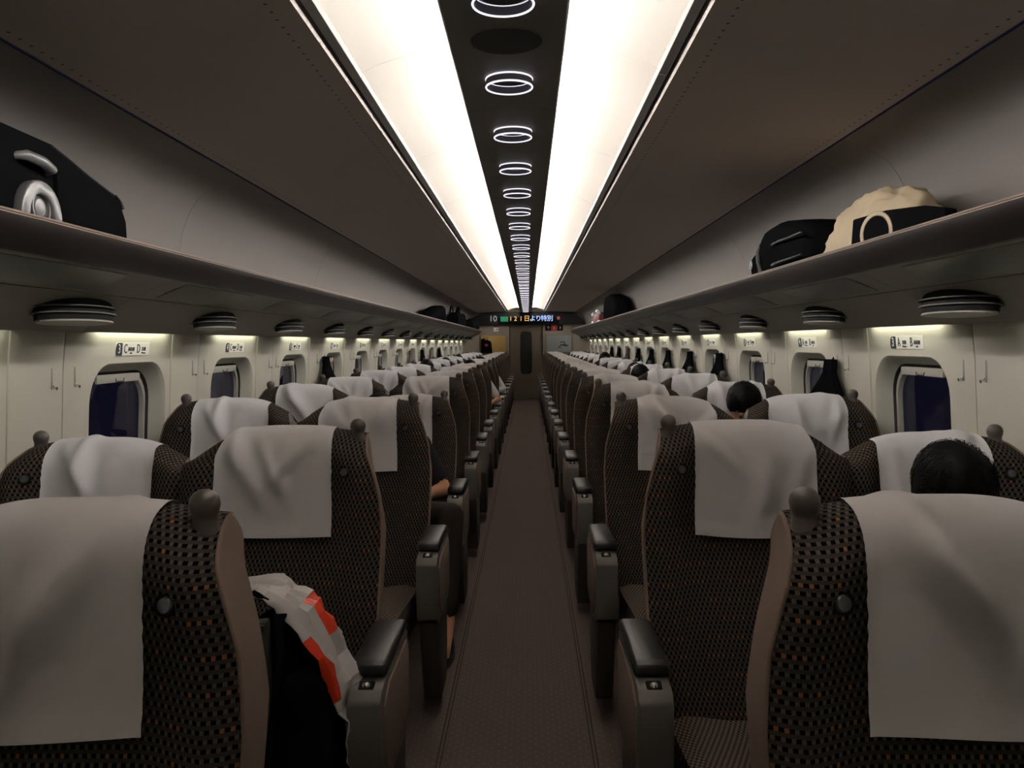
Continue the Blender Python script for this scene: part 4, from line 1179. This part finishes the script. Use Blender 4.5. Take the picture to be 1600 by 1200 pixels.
def shifted(dz, dy=0, keys=('head', 'neck', 'chest', 'waist', 'shL', 'shR')):
    base = dict(waist=(0, -.36, .70), chest=(0, -.31, .86), neck=(0, -.285, 1.00), head=(0, -.315, 1.095), shL=(.175, -.30, .955), shR=(-.175, -.30, .955))
    return {k: (base[k][0], base[k][1] + dy * (base[k][2] - .56) / .5, base[k][2] + dz * (base[k][2] - .56) / .5) for k in keys}
P1 = shifted(-.015, -.02); P1.update(head=(-.135, -.345, 1.050), neck=(-.09, -.30, .965), pitch=40)
person('dark-haired passenger with bowed head in the second right window seat', (2, 1, 'w'), P1, 'shirtblack', hair_strands=1100)
P2 = shifted(.0, .0); P2.update(pitch=45, head=(-.03, -.33, 1.085))
person('dark-haired passenger with bowed head in the fourth right window seat', (4, 1, 'w'), P2, 'shirtgrey', hair_strands=250)
# reclining passenger in the fourth left aisle seat: arm on the lap, knee out to the aisle
P3 = dict(hip=(-.02, -.42, .555), waist=(-.04, -.36, .67), chest=(-.06, -.26, .80), neck=(-.08, -.19, .93), head=(-.10, -.19, 1.035), pitch=10,
          shL=(.13, -.24, .885), shR=(-.23, -.24, .885), elL=(.268, -.33, .655), wrL=(.06, -.50, .62), elR=(-.27, -.36, .66), wrR=(-.10, -.54, .60),
          hpL=(.10, -.45, .545), knL=(.345, -.80, .615), anL=(.335, -.95, .155), toL=(.33, -1.10, .055))
person('reclining passenger in black short-sleeved shirt with knee towards the aisle, left side', (4, -1, 'a'), P3, 'shirtblack', sleeves='short')
P4 = dict(elL=(.35, -.34, .735), wrL=(.27, -.52, .705), shL=(.20, -.28, .95))
person('passenger in white shirt leaning an elbow on the aisle armrest, left side', (9, -1, 'a'), P4, 'shirtwhite', sleeves='short')
P5 = dict(elL=(.34, -.34, .735), wrL=(.20, -.52, .70), shL=(.20, -.28, .95))
person('farther passenger in white shirt, elbow towards the aisle, left side', (11, -1, 'a'), P5, 'shirtwhite')
person('dark-haired passenger in the ninth left window seat', (9, -1, 'w'), dict(shifted(.01), pitch=15), 'shirtgrey')
person('dark-haired passenger in the eleventh left window seat', (11, -1, 'w'), dict(shifted(-.01), pitch=35), 'shirtblack')
person('dark-haired passenger in the thirteenth left window seat', (13, -1, 'w'), dict(shifted(-.0), pitch=35), 'shirtblack')
person('dark-haired passenger with white collar in the seventh right window seat', (7, 1, 'w'), dict(shifted(-.01), pitch=35, head=(-.10, -.33, 1.085)), 'shirtwhite')
person('dark-haired passenger in the eighth right window seat', (8, 1, 'w'), dict(shifted(-.02), pitch=38), 'shirtblack')
person('dark-haired passenger facing ahead in the eleventh right window seat', (11, 1, 'w'), dict(shifted(.05), pitch=0), 'shirtgrey')
